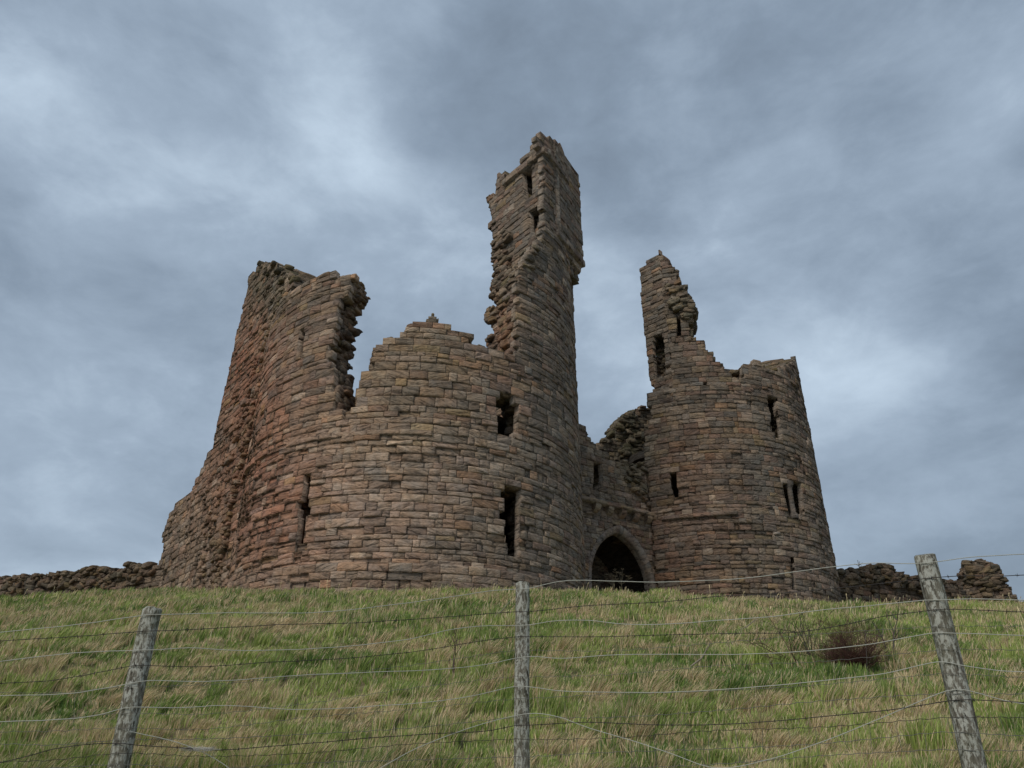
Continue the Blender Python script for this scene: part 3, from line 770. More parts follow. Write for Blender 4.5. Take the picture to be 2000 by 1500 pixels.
# ledge and corbels
zl = GW.hit(1140, 980)[1]
b = Buf()
masonry(b, GW, [[(-.6, zl), (GW.hit(1284, 1010)[0] + .2, zl), (GW.hit(1284, 1010)[0] + .2, zl + .17), (-.6, zl + .17)]], (zl, zl + .1), T=.5, layers=0, seed=65, hc=(.17, .17), lc=(.7, 1.3), jit=(0, 0), n0=.34, rough=.3)
part(b, 'ledge', gwall, MD_)
for i, px_ in enumerate((1162, 1187, 1212, 1237, 1261)):
    b = Buf(); a = GW.hit(px_, 1000)[0]; rnd = np.random.RandomState(80 + i)
    prof = [(-.1, 0), (.29, 0), (.30, -.14), (.23, -.27), (.09, -.38), (-.1, -.42)]
    P = []
    for aa in (a - .15, a - .05, a + .05, a + .15):
        for nn, dz in prof: P.append(GW.pos(np.array(aa + rnd.uniform(-.015, .015)), np.array(zl + dz + rnd.uniform(-.02, .02)), np.array(nn + rnd.uniform(-.03, .02))))
    m = len(prof); ff = [(r * m + k, r * m + k + 1, (r + 1) * m + k + 1, (r + 1) * m + k) for r in range(3) for k in range(m - 1)]
    b.add(np.array(P), np.array(ff), stone_colour(1200, 1000, rnd, 1.0, .1), rnd.rand())
    b.add(np.array(P), np.array([(0, 1, 2), (0, 2, 3), (0, 3, 4), (0, 4, 5), (18, 20, 19), (18, 21, 20), (18, 22, 21), (18, 23, 22)]), stone_colour(1200, 1000, rnd, 1.0, .1), rnd.rand())
    part(b, 'corbel', gwall, MD_)
# inner wall seen over the gate wall, with lichen
IW = Pln(5.2, 39.6, 9.4, 41.3)
b = Buf()
iw_out = [('s', -2, ZB), ('s', -2, 15), (1160, 905), (1168, 874), (1172, 862), (1185, 861), (1204, 864), (1206, 862), (1205, 830), (1212, 826), (1222, 812), (1235, 802), (1245, 799), (1275, 798), ('s', 5.0, 20.2), ('s', 5.0, ZB)]
masonry(b, IW, [trace(IW, iw_out)], (ZB, 21), T=1.6, layers=2, seed=66, hc=(.18, .28), lc=(.22, .5), jit=(.1, 0), dark=.95, rough=1.8, proud=.07)
rubble_edge(b, IW, [(1170, 864), (1204, 862), (1206, 830), (1240, 800), (1275, 798)], 110, 67, size=(.15, .35), spread=.08, green=.35, depth=(-1.3, .1))
rubble_edge(b, IW, [(1215, 830), (1240, 830), (1250, 870), (1225, 890)], 160, 68, size=(.15, .4), spread=.9, green=.4, depth=(-.15, .1))
part(b, 'inner_wall')

# --- far drum tower
def erode2(c):
    px, py = to_px(c)
    return 0.6 * np.exp(-(((px - 1400) / 120) ** 2 + ((py - 1120) / 40) ** 2)) + .5 * np.exp(-(((px - 1330) / 25) ** 2 + ((py - 965) / 30) ** 2)) + .5 * np.exp(-(((px - 1440) / 90) ** 2 + ((py - 1030) / 25) ** 2)) + .25
aJ = D2.hit(1283, 1000)[0] - .35
zJ = D2.hit(1272, 790)[1]
d2_out = [('s', aJ, ZB), ('s', aJ, zJ - 1.5), (1276, 812), (1270, 795), (1262, 788), (1261, 772), (1272, 766), (1310, 752), (1308, 700), (1302, 640), (1294, 560), (1288, 510), (1286, 501), (1296, 501), (1302, 510), (1312, 520), (1321, 530), (1321, 552), (1330, 562), (1340, 570), (1345, 582),
          (1352, 590), (1354, 600), (1359, 604), (1357, 626), (1349, 631), (1346, 638), (1346, 656), (1352, 662), (1362, 670), (1368, 664), (1376, 672), (1380, 686), (1388, 692), (1395, 698), (1393, 706), (1414, 714), (1416, 722), (1428, 725), (1430, 734), (1454, 738), (1453, 720), (1451, 711),
          (1466, 708), (1478, 706), (1490, 712), (1500, 716), (1515, 720), (1524, 722), (1530, 716), (1546, 713), ('s', 7.9, D2.hit(1548, 714)[1] + .3), ('s', 9.3, 21.8), ('s', 12.5, 20.5), ('s', 12.5, ZB)]
holes2 = [[(1499, 772), (1520, 777), (1517, 800), (1525, 815), (1529, 856), (1512, 848), (1504, 828), (1506, 806), (1500, 796)],
          [(1527, 940), (1566, 943), (1573, 1010), (1542, 1008)],
          [(1307, 920), (1321, 921), (1322, 946), (1327, 975), (1318, 978), (1309, 950)],
          [(1545, 1092), (1552, 1092), (1553, 1112), (1556, 1150), (1547, 1150), (1546, 1115)],
          [(1322, 614), (1329, 624), (1331, 662), (1322, 663)],
          [(1374, 744), (1381, 744), (1381, 752), (1374, 752)]]
b = Buf()
masonry(b, D2, [trace(D2, d2_out)] + [trace(D2, h) for h in holes2], (ZB, 30), T=2.2, layers=3, seed=91, erode=erode2, hc=(.16, .38), lc=(.24, 1.0), jit=(.10, .012), dark=.86, rj=.25)
rubble_edge(b, D2, [(1290, 502), (1321, 535), (1345, 582), (1357, 610), (1347, 640)], 120, 92, size=(.2, .5), spread=.3, green=.3)
rubble_edge(b, D2, [(1320, 560), (1335, 590), (1345, 610)], 90, 95, size=(.2, .45), spread=.6, green=.3, depth=(-.1, .12))
rubble_edge(b, D2, [(1346, 660), (1376, 672), (1395, 700), (1430, 733), (1454, 738)], 60, 93, size=(.12, .3), spread=.06)
rubble_edge(b, D2, [(1452, 712), (1478, 708), (1524, 722), (1546, 714)], 50, 94, size=(.12, .3), spread=.06)
drum2 = part(b, 'drum_tower'); drum2['label'] = 'far drum tower with a two-light window divided by a column'
zs2 = D2.hit(1345, 1010)[1]
band('string_course', D2, (1292, 1010), (1440, 1010), drum2, hit=zs2, seed=96, h=.18, n0=.13)
b = Buf()  # slabs added behind the far drum's windows to keep them black
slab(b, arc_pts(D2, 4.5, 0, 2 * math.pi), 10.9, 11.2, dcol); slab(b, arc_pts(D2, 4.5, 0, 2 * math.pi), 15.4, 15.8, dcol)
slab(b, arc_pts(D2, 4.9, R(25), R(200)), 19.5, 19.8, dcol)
part(b, 'blackout_floor', drum2)
b = Buf()
BW2 = Pln(*(D2.C + D2.e1 * -5.9 - D2.e0 * 1.2), *(D2.C + D2.e1 * 5.9 - D2.e0 * 1.2))
masonry(b, BW2, [[(0, ZB), (11.8, ZB), (11.8, 19.6), (6.5, 19.6), (5.5, 16), (0, 15.8)]], (ZB, 19.6), T=1.2, layers=1, seed=97, dark=.8)
part(b, 'cross_wall', drum2)
# column of the two-light window
def tube(buf, pts, rad, col, n=8, rnd=.5, seed=0, rough=0.0):
    pts = np.asarray(pts, float); m = len(pts); rad = np.zeros(m) + rad
    T = np.gradient(pts, axis=0); T /= np.linalg.norm(T, axis=1, keepdims=True) + 1e-9
    ref = np.array([0, 0, 1.0]) if abs(T[0][2]) < 0.9 else np.array([1.0, 0, 0])
    Vs = []
    for i in range(m):
        a = np.cross(T[i], ref); a /= np.linalg.norm(a) + 1e-9; c = np.cross(T[i], a)
        th = np.arange(n) * 2 * math.pi / n
        Vs.append(pts[i] + rad[i] * (np.cos(th)[:, None] * a + np.sin(th)[:, None] * c))
    Vs = np.concatenate(Vs)
    if rough: Vs = Vs + rough * np.stack([vnoise(Vs * 9 + k * 31, seed + k) for k in range(3)], -1)
    f = [(i * n + k, i * n + (k + 1) % n, (i + 1) * n + (k + 1) % n, (i + 1) * n + k) for i in range(m - 1) for k in range(n)]
    buf.add(Vs, np.array(f), col, rnd)
b = Buf(); aC, zC1 = D2.hit(1548, 946); _, zC0 = D2.hit(1556, 1008)
c0 = D2.pos(np.array(D2.hit(1549, 975)[0]), np.array(0.0), np.array(-.12))
zz_ = np.array([zC0 - .1, zC0, zC0 + .12, zC0 + .2, (zC0 + zC1) / 2, zC1 - .25, zC1 - .15, zC1, zC1 + .12])
tube(b, [(c0[0], c0[1], z) for z in zz_], np.array([.22, .22, .19, .13, .125, .13, .16, .23, .23]), (.15, .125, .105), 12, .4, 5, .02)
part(b, 'window_column', drum2, smooth=True)
# turret of the far drum: flat face turned to the gate
G_ = D2.pos(np.array(D2.hit(1306, 690)[0]), np.array(0.0), np.array(0.0))
FT = Pln(G_[0], G_[1], G_[0] - 1.05, G_[1] + 1.0)
ft_out = [('s', -.05, zJ - .2), ('s', -.05, 27.2), (1290, 498), (1284, 500), (1276, 503), (1266, 507), (1263, 512), (1252, 520), (1250, 524), (1251, 560), (1256, 620), (1262, 680), (1268, 730), (1272, 748), (1278, 756), (1274, 768), (1266, 775)]
b = Buf()
masonry(b, FT, [trace(FT, ft_out), trace(FT, [(1273, 664), (1280, 658), (1292, 654), (1297, 660), (1301, 735), (1290, 741), (1279, 746), (1276, 700)])], (zJ - .5, 30), T=2.0, layers=2, seed=101, hc=(.2, .32), lc=(.3, .7), jit=(.05, .02),
        hole_depth=.9, dark=.88, rj=.05, rough=1.3, proud=.05)
0 and rubble_edge(b, FT, [(1251, 524), (1266, 508), (1290, 500)], 30, 102, size=(.15, .3), spread=.05, green=.5)
t2 = part(b, 'turret'); t2['label'] = 'short broken turret with a tall doorway on the far drum tower'

# ------------------------------------------------------------------ other ruins
def ruin(name, S, outline, zr, label, cat, seed, **kw):
    b = Buf(); ru = kw.pop('rub', [])
    masonry(b, S, [trace(S, outline)], zr, seed=seed, **kw)
    for (pts, n, sz, sp, dep) in ru: rubble_edge(b, S, pts, n, seed + n, size=sz, spread=sp, depth=dep, dark=kw.get('dark', 1) * .9, green=.3)
    return tag(b.build(name, MS), label, cat)
LW = Pln(-15.6, 35.6, -36, 46)
top = [(300, 1106), (285, 1106), (275, 1107), (262, 1107), (255, 1104), (240, 1109), (225, 1118), (215, 1115), (205, 1113), (190, 1112), (180, 1119), (168, 1116), (166, 1122), (150, 1121), (120, 1122), (100, 1126), (85, 1124), (60, 1129), (45, 1127), (30, 1129), (26, 1134), (10, 1133), (0, 1128), (-60, 1140)]
ruin('curtain_wall', LW, [('s', -.5, 5), ('s', -.5, LW.hit(300, 1106)[1])] + top + [('s', 27, 5)], (5, 12), 'low dark broken curtain wall running left from the gatehouse along the hill crest', 'wall', 201,
     T=1.4, layers=1, hc=(.2, .34), lc=(.35, .9), rough=2.2, proud=.09, dark=.62, jit=(.1, 0),
     rub=[(top, 260, (.15, .38), .16, (-1.1, .1)), ([(290, 1120), (200, 1130), (100, 1140), (0, 1150)], 260, (.15, .4), .5, (-.2, .06))])
RW = Pln(17.6, 42.6, 44, 58)
top = [(1636, 1116), (1650, 1118), (1665, 1116), (1690, 1121), (1702, 1114), (1704, 1106), (1712, 1107), (1722, 1104), (1735, 1107), (1742, 1116), (1748, 1125), (1758, 1124), (1765, 1130), (1790, 1132), (1830, 1134), (1850, 1139), (1870, 1140)]
ruin('curtain_wall', RW, [('s', -2, 5), ('s', -2, RW.hit(1640, 1117)[1])] + top + [('s', 16, 8), ('s', 16, 5)], (5, 12), 'low dark ruined wall behind the leaning post, right of the far drum tower', 'wall', 202,
     T=1.4, layers=1, hc=(.2, .32), lc=(.35, .9), rough=2.2, proud=.09, dark=.55, jit=(.1, 0),
     rub=[(top, 160, (.2, .45), .2, (-1.1, .1)), ([(1640, 1135), (1730, 1125), (1800, 1145)], 160, (.2, .5), .5, (-.2, .12))])
MD = Cyl(38.2, 62.0, 2.9)
top = [('s', -3.9, 5), (1868, 1150), (1868, 1136), (1876, 1118), (1884, 1106), (1893, 1098), (1906, 1096), (1922, 1097), (1934, 1104), (1944, 1108), (1954, 1122), (1962, 1134), (1972, 1148), ('s', 4.0, 5)]
ruin('ruined_tower', MD, top, (5, 16), 'rounded dark stump of a ruined tower on the skyline at the right', 'ruin', 203,
     T=2.5, layers=2, hc=(.2, .34), lc=(.35, .9), rough=2.0, proud=.1, dark=.62, jit=(.12, 0),
     rub=[([(1868, 1145), (1884, 1106), (1906, 1096), (1934, 1104), (1954, 1122), (1972, 1150)], 120, (.25, .6), .2, (-1.9, 0)), ([(1890, 1120), (1920, 1125), (1945, 1140)], 90, (.3, .7), .9, (-.2, .12))])

# ------------------------------------------------------------------ grass
def grass(name, N, yr, seed, label_kind='stuff', seedheads=False, xf=0.80):
    rnd = np.random.RandomState(seed)
    u = rnd.rand(N); y = yr[0] * (yr[1] / yr[0]) ** u if not seedheads else rnd.uniform(*yr, N)
    x = rnd.uniform(-1, 1, N) * (y * xf + 0.6)
    # gather in tussocks
    d = np.sqrt(x * x + y * y)
    cs = 0.20 + 0.012 * y
    cxn = np.round(x / cs + 0.7 * n2(x * 2, y * 2, 3)) * cs; cyn = np.round(y / cs + 0.7 * n2(x * 2 + 9, y * 2, 4)) * cs
    w = rnd.uniform(0, 0.75, N); x = x * (1 - w) + cxn * w; y = y * (1 - w) + cyn * w
    # keep out of the masonry
    keep = np.ones(N, bool)
    for S in (D1, D2): keep &= (np.hypot(x - S.C[0], y - S.C[1]) > S.r + 0.1)
    if seedheads: keep &= (n2(x * .45, y * .45, 77) + .0035 * (x / y) * 100 > 0.12 + .25 * rnd.rand(N))
    x, y, cxn, cyn = x[keep], y[keep], cxn[keep], cyn[keep]; N = len(x); z = ground(x, y)
    pat = 0.50 * vnoise(np.stack([cxn * 9.1, cyn * 9.7, 0 * cxn], -1), 93) + 0.8 * n2(x * 0.75 + 3, y * 0.6, 12, 3) + 0.45 * n2(x * 2.3, y * 1.7, 13, 2)
    dry = 1 / (1 + np.exp(-(pat * 8.5 + rnd.normal(0, 0.8, N) - 1.0 + 0.9 * np.exp(-((x + 0.45 * y) / (0.25 * y)) ** 2))))
    hc_ = vnoise(np.stack([cxn * 7.31, cyn * 6.77, 0 * cxn], -1), 91); hd_ = vnoise(np.stack([cxn * 5.1, cyn * 8.3, 0 * cxn + 4], -1), 92)
    tall = np.clip(0.55 * hc_ + 0.5 + 0.8 * n2(x * 1.1, y * 1.1, 14, 2), 0.12, 1.3)
    H = (0.06 + 0.21 * tall) * rnd.uniform(0.5, 1.5, N) * (0.9 + 0.25 * dry)
    Wd = (0.0013 + 0.00044 * y) * rnd.uniform(0.7, 1.35, N) * np.where(dry > 0.55, 0.8, 1.1)
    if seedheads: H = rnd.uniform(0.25, 0.65, N); Wd = 0.0009 + 0.00024 * y
    la_ = R(10) + 0.9 * n2(x * 0.6, y * 0.6, 15, 2) + rnd.normal(0, 0.75, N)      # wind lays the blades to the right
    lean = (0.15 + 0.5 * rnd.rand(N) + 0.5 * np.clip(n2(x * .8, y * .8, 16), -.3, 1)) * (0.35 if seedheads else 1.0)
    rx_, ry_ = x - cxn, y - cyn; rl = np.hypot(rx_, ry_) + .02
    mat_ = np.clip(pat * 1.6, 0, 1); lean = lean + .5 * mat_; H = H * (0.80 - .15 * mat_)
    dx, dy = np.cos(la_) + 0.8 * rx_ / rl + .5 * hd_, np.sin(la_) + 0.8 * ry_ / rl; dl = np.hypot(dx, dy) + .3; dx, dy = dx / dl, dy / dl
    fa = rnd.uniform(-1.2, 1.2, N); wx, wy = np.cos(fa), np.sin(fa)
    P = []
    ts = (0.0, 0.45, 0.8, 1.0); ws = (1.0, 0.85, 0.5, 0.08)
    if seedheads: ts = (0.0, 0.5, 0.8, 0.9, 1.0); ws = (.8, .7, .7, 2.2, .5)
    for t, wk in zip(ts, ws):
        bx = x + dx * H * lean * t ** 1.7; by = y + dy * H * lean * t ** 1.7
        bz = z - 0.02 + H * (t - 0.28 * np.minimum(lean, 1.2) * t ** 2.2)
        P.append(np.stack([bx - wx * Wd * wk, by - wy * Wd * wk, bz], -1)); P.append(np.stack([bx + wx * Wd * wk, by + wy * Wd * wk, bz], -1))
    V = np.stack(P, 1); nv = V.shape[1]
    base = np.arange(N)[:, None] * nv
    Fq = np.concatenate([base + np.array([2 * k, 2 * k + 1, 2 * k + 3, 2 * k + 2]) for k in range(nv // 2 - 1)], 0)
    G1 = np.array((0.26, 0.34, 0.075)); G2 = np.array((0.46, 0.52, 0.16)); G3 = np.array((0.10, 0.185, 0.05)); S1 = np.array((0.72, 0.58, 0.34)); S2 = np.array((0.58, 0.44, 0.25))
    m = rnd.rand(N)[:, None]; gpat = np.clip(.5 + 1.9 * n2(x * .9, y * .7, 17), 0, 1)[:, None]
    g = (G1 * (1 - m) + G2 * m) * gpat + (G3 * (1 - m) + G1 * m) * (1 - gpat)
    m2 = rnd.rand(N)[:, None]; s = S1 * m2 + S2 * (1 - m2)
    dr = np.clip(dry, 0, 1)[:, None]; 
    pick = (rnd.rand(N)[:, None] < dr * 0.85 + .06)
    c = np.where(pick, s, g)
    if seedheads: c = S1 * (0.7 + .5 * m)
    c = c * rnd.uniform(.65, 1.25, (N, 1)); hl = rnd.rand(N, 1) < .05; c = np.where(hl, np.array((.8, .70, .45)) * rnd.uniform(.7, 1, (N, 1)), c)
    VC = np.repeat(c[:, None], nv, 1)
    bb = Buf(); bb.add(V.reshape(-1, 3), Fq, VC.reshape(-1, 3))
    return tag(bb.build(name, MG), 'rough green and straw-coloured grass covering the hillside' if not seedheads else 'tall pale seed heads standing along the crest of the hill', 'grass', kind='stuff')
grass('grass', 780000, (5.4, 27.0), 301)
grass('seed_grass', 2400, (12, 26.5), 302, seedheads=True, xf=.75)

# ------------------------------------------------------------------ fence posts
def post(name, pt, yd, w, ztop_extra, label, seed, lean=(0, 0)):
    d = ray(*pt); p = d * (yd / d[1])
    rnd = np.random.RandomState(seed); zg = min(float(ground(p[0], p[1])) - 0.35, -0.5)
    h = p[2] - zg; n = 14; rings = 40; V = []; F_ = []
    for k in range(rings + 3):
        t = min(k / rings, 1.0); z = h * t; sc = (1.08 - 0.08 * t)
        if k == rings + 1: z, sc = h + .006, sc * .8
        if k == rings + 2: z, sc = h + .009, 0.02
        for i in range(n):
            th = 2 * math.pi * i / n + .2
            # half-round to squarish section
            rr = w / 2 / max(abs(math.cos(th)), abs(math.sin(th))) ** 0.45
            q = np.array([math.cos(th) * 2.2, math.sin(th) * 2.2, z * 1.2])
            rr *= sc * (1 + 0.07 * float(fbm(q, 2, seed))) + 0.0
            zz = z + (0.012 * float(vnoise(q * 2, seed)) if k >= rings else 0)
            V.append((rr * math.cos(th) + lean[0] * z + .006 * math.sin(z * 3 + seed), rr * math.sin(th) * .85 + lean[1] * z, zz))
    for k in range(rings + 2):
        for i in range(n): F_.append((k * n + i, k * n + (i + 1) % n, (k + 1) * n + (i + 1) % n, (k + 1) * n + i))
    bb = Buf(); bb.add(V, np.array(F_), (.3, .28, .24))
    o = bb.build(name, MWOOD, None, smooth=True); o.location = (p[0] - lean[0] * h, p[1] - lean[1] * h, zg)
    tag(o, label, 'fence post', 'wooden posts of the wire fence')
    return p
pL = post('fence_post', (298, 1190), 4.9, 0.108, 0, 'grey weathered fence post at the left, bottom leaving the frame beside dry grass', 1, (0.006, 0))
pM = post('fence_post', (1019, 1139), 5.5, 0.098, 0, 'narrow lichen-speckled fence post in the middle, in front of the near drum tower', 2)
pR = post('fence_post', (1806, 1088), 4.4, 0.108, 0, 'tallest-looking fence post at the right, its top rising above the skyline', 3, (0.008, 0))

# ------------------------------------------------------------------ wires: every strand hangs in the fence's own planes
def fplane(p, q, off): 
    return (p[:2], q[:2], off)
def cast(px, py):
    d = ray(px, py)
    segs = ((pL[:2] + (pL[:2] - np.array([pM[0], 5.5])) * 2, pL[:2]), (pL[:2], pM[:2]), (pM[:2], pR[:2]), (pR[:2], pR[:2] + np.array([2.4, -.7]) * 1.5))
    k = 0 if px < 298 - (py - 1190) * .19 else 1 if px < 1020 else 2 if px < 1806 + (py - 1088) * .23 else 3
    a, c = segs[k]
    if k == 0: a = pL[:2] + np.array([-2.6, .35])
    dd = c - a; dd = dd / np.linalg.norm(dd); n = np.array([dd[1], -dd[0]])
    if n @ a > 0: n = -n
    a = a + n * 0.055
    t = (n @ a) / (n @ d[:2]); return d * t
def smooth_path(pts, step=14):
    P = np.array(pts, float); out_ = []
    for i in range(len(P) - 1):
        p0 = P[max(i - 1, 0)]; p1 = P[i]; p2 = P[i + 1]; p3 = P[min(i + 2, len(P) - 1)]
        m1 = (p2 - p0) / max(p2[0] - p0[0], 1) * (p2[0] - p1[0]); m2 = (p3 - p1) / max(p3[0] - p1[0], 1) * (p2[0] - p1[0])
        n = max(2, int((p2[0] - p1[0]) / step))
        for k in range(n):
            t = k / n
            h = (2 * t ** 3 - 3 * t ** 2 + 1) * p1 + (t ** 3 - 2 * t ** 2 + t) * m1 + (-2 * t ** 3 + 3 * t ** 2) * p2 + (t ** 3 - t ** 2) * m2
            out_.append(h)
    out_.append(P[-1]); return np.array(out_)
WHITE = (0.42, 0.42, 0.36); STEEL = (0.13, 0.125, 0.11); DARKW = (0.035, 0.03, 0.027); RUST = (0.10, 0.055, 0.035)
def strand(name, paths, rad, col, label, barbs=False, cat='fence wire', grp=None):
    bb = Buf(); rnd = np.random.RandomState(len(label) * 7)
    if isinstance(paths[0][0], (int, float)): paths = [paths]
    for path in paths:
        pp = smooth_path(path)
        P3 = np.array([cast(x, y) for x, y in pp]); P3[:, 2] += 0.002 * n2(P3[:, 0] * 9, P3[:, 2] * 0, 4)
        tube(bb, P3, rad, col, 6)
        if barbs:
            L = np.concatenate([[0], np.cumsum(np.linalg.norm(np.diff(P3, axis=0), axis=1))])
            s = 0.04
            while s < L[-1]:
                c = np.array([np.interp(s, L, P3[:, k]) for k in range(3)])
                for _ in range(3):
                    v = rnd.normal(size=3); v[0] *= .4; v /= np.linalg.norm(v)
                    tube(bb, [c - v * .012, c, c + v * .012], np.array([.0006, .0017, .0006]), col, 4)
                s += 0.085
    o = bb.build(name, MV, None, smooth=True)
    return tag(o, label, cat, grp)
GR1, GR2 = 'pale rope strands of the fence', 'barbed strands of the fence'
strand('fence_rope', [(-60, 1240), (0, 1235), (150, 1220), (287, 1201), (316, 1200), (450, 1197), (600, 1197), (700, 1189), (800, 1177), (900, 1163), (960, 1154), (1007, 1151), (1033, 1149), (1070, 1140), (1110, 1134), (1200, 1135), (1280, 1137), (1350, 1135), (1450, 1130), (1550, 1117), (1620, 1108), (1700, 1100), (1790, 1101), (1825, 1098), (1900, 1088), (2000, 1082), (2060, 1079)],
       .0023, WHITE, 'pale fence rope, topmost strand, crossing the gate arch near the post tops', grp=GR1)
strand('fence_rope', [(-60, 1300), (0, 1292), (150, 1275), (275, 1270), (305, 1269), (370, 1265), (450, 1270), (570, 1269), (700, 1260), (800, 1248), (880, 1230), (940, 1223), (1005, 1222), (1037, 1220), (1080, 1213), (1150, 1212), (1220, 1219), (1300, 1219), (1400, 1212), (1500, 1205), (1600, 1192), (1700, 1183), (1800, 1173), (1840, 1172), (1900, 1170), (2000, 1172), (2060, 1174)],
       .0023, WHITE, 'pale fence rope, second strand from the top, below the upper barbed wire', grp=GR1)
strand('fence_rope', [(-60, 1361), (0, 1359), (130, 1355), (200, 1345), (255, 1335), (292, 1329), (400, 1331), (520, 1324), (600, 1318), (750, 1312), (850, 1308), (950, 1298), (1005, 1286), (1038, 1282), (1100, 1286), (1200, 1279), (1300, 1278), (1450, 1278), (1580, 1271), (1700, 1258), (1820, 1237), (1860, 1237), (2000, 1241), (2060, 1243)],
       .0023, WHITE, 'pale fence rope, third strand down, crossing in front of the brown bush', grp=GR1)
strand('fence_rope', [(-60, 1413), (0, 1410), (120, 1405), (190, 1397), (243, 1383), (275, 1381), (350, 1382), (450, 1378), (550, 1385), (620, 1385), (750, 1378), (850, 1370), (930, 1358), (1005, 1341), (1040, 1342), (1100, 1350), (1200, 1352), (1300, 1352), (1450, 1344), (1600, 1330), (1730, 1315), (1832, 1293), (1880, 1300), (1950, 1310), (2000, 1312), (2060, 1315)],
       .0023, WHITE, 'pale fence rope, fourth strand down, just below the brown bush', grp=GR1)
strand('fence_rope', [[(250, 1428), (275, 1433), (330, 1445), (380, 1462), (420, 1482), (450, 1502), (480, 1530)], [(680, 1530), (740, 1502), (800, 1468), (880, 1435), (940, 1415), (1005, 1398), (1045, 1393), (1090, 1400), (1150, 1422), (1230, 1445), (1300, 1468), (1400, 1500), (1500, 1484), (1560, 1465), (1650, 1432), (1750, 1390), (1848, 1350), (1885, 1348), (1960, 1368), (2000, 1375), (2060, 1390)]],
       .0023, WHITE, 'pale fence rope, lowest strand, sagging in deep loops down to the bottom of the picture', grp=GR1)
strand('barbed_wire', [(-60, 1257), (0, 1252), (150, 1243), (280, 1233), (310, 1232), (400, 1228), (550, 1220), (700, 1216), (800, 1210), (900, 1203), (1007, 1195), (1036, 1194), (1150, 1183), (1300, 1175), (1400, 1165), (1500, 1160), (1600, 1152), (1700, 1142), (1792, 1132), (1830, 1128), (1880, 1125), (1950, 1125), (2000, 1123), (2060, 1122)],
       .0022, DARKW, 'dark barbed wire, uppermost barbed strand, seen against the sky right of the last post', True, grp=GR2)
strand('barbed_wire', [(-60, 1340), (0, 1335), (100, 1329), (200, 1312), (262, 1300), (300, 1300), (400, 1302), (500, 1295), (600, 1290), (720, 1282), (830, 1270), (920, 1255), (1007, 1244), (1036, 1243), (1150, 1244), (1300, 1240), (1450, 1237), (1550, 1235), (1640, 1222), (1720, 1205), (1812, 1193), (1845, 1190), (2000, 1195), (2060, 1197)],
       .0021, DARKW, 'dark barbed wire, middle barbed strand between the second and third pale ropes', True, grp=GR2)
strand('barbed_wire', [(-60, 1500), (0, 1490), (60, 1475), (120, 1460), (200, 1452), (245, 1453), (265, 1455), (350, 1460), (420, 1465), (600, 1452), (700, 1443), (850, 1433), (950, 1428), (1008, 1417), (1036, 1416), (1150, 1411), (1300, 1416), (1450, 1413), (1600, 1400), (1750, 1385), (1855, 1369), (1895, 1367), (2000, 1372), (2060, 1375)],
       .0025, DARKW, 'dark barbed wire, lowest barbed strand above the wire netting', True, grp=GR2)
# netting: one thing
nb = Buf()
rows = []
for k, (yl, ym, yr_) in enumerate(((1345, 1273, 1220), (1400, 1320, 1270), (1425, 1363, 1318), (1447, 1404, 1352), (1478, 1443, 1402), (1497, 1476, 1433), (1520, 1504, 1462))):
    rp = [(-60, yl + 12), (0, yl + 10 - 3), (100, yl + 6), (240, yl - 4), (400, yl + 4 - (yl - ym) * .12), (600, yl - (yl - ym) * .4 + 4), (800, yl - (yl - ym) * .68 + 2), (1007, ym), (1036, ym), (1200, ym - 4), (1400, ym - (ym - yr_) * .4 + 3), (1600, ym - (ym - yr_) * .68 + 4), (1840, yr_), (1880, yr_), (2000, yr_ + 3), (2060, yr_ + 5)]
    rp = [(x, y + 3 * math.sin(x * .011 + k * 2)) for x, y in rp]
    pp = smooth_path(rp); rows.append(pp)
    tube(nb, np.array([cast(x, y + 1.3 * math.sin(x * .16)) for x, y in pp]), .0013 if k < 3 else .0016, STEEL if k != 4 else DARKW, 5)
for i, xv in enumerate(np.arange(-20, 2040, 52.0)):
    pts = []
    for k in range(4, 7):
        r_ = rows[k]; y = np.interp(xv, r_[:, 0], r_[:, 1]); pts.append((xv + (k - 4) * (xv - 1000) * .008 + 3 * math.sin(i * 3 + k), y))
    tube(nb, np.array([cast(*p) for p in pts]), .0012, STEEL, 4)
for xv in (148, 580, 860, 1100, 1690, 1930):
    pts = [(xv + 4 * math.sin(xv + k), np.interp(xv, rows[k][:, 0], rows[k][:, 1])) for k in range(0, 3)]
    tube(nb, np.array([cast(*p) for p in pts]), .0010, STEEL, 4)
tag(nb.build('wire_netting', MV, None, smooth=True), 'thin rusty wire netting stretched low between the three fence posts', 'fence netting')
# staples and wraps on the posts are part of the wires' look: short dark wraps
for p_, ys_, xs_, hw in ((pL, (1232, 1300, 1350, 1453), None, 20), (pM, (1194, 1243, 1273, 1320, 1416), None, 16), (pR, (1128, 1190, 1220, 1369), None, 21)):
    pass
# wool caught on the lowest barbed wire
wb = Buf(); rnd = np.random.RandomState(5)
c = cast(383, 1463)
for i in range(70):
    s = c + np.array([rnd.uniform(-.07, .09), rnd.uniform(-.008, .008), rnd.uniform(-.008, .008)])
    v = np.array([rnd.normal() * .04, rnd.normal() * .008, rnd.normal() * .008])
    tube(wb, [s - v, s + np.array([0, 0, rnd.uniform(-.006, .006)]), s + v], np.array([.0006, .0012, .0005]), (.45, .43, .37), 4)
tag(wb.build('wool_tuft', MV), 'pale tuft of wool caught on the lowest barbed wire near the left post', 'wool')

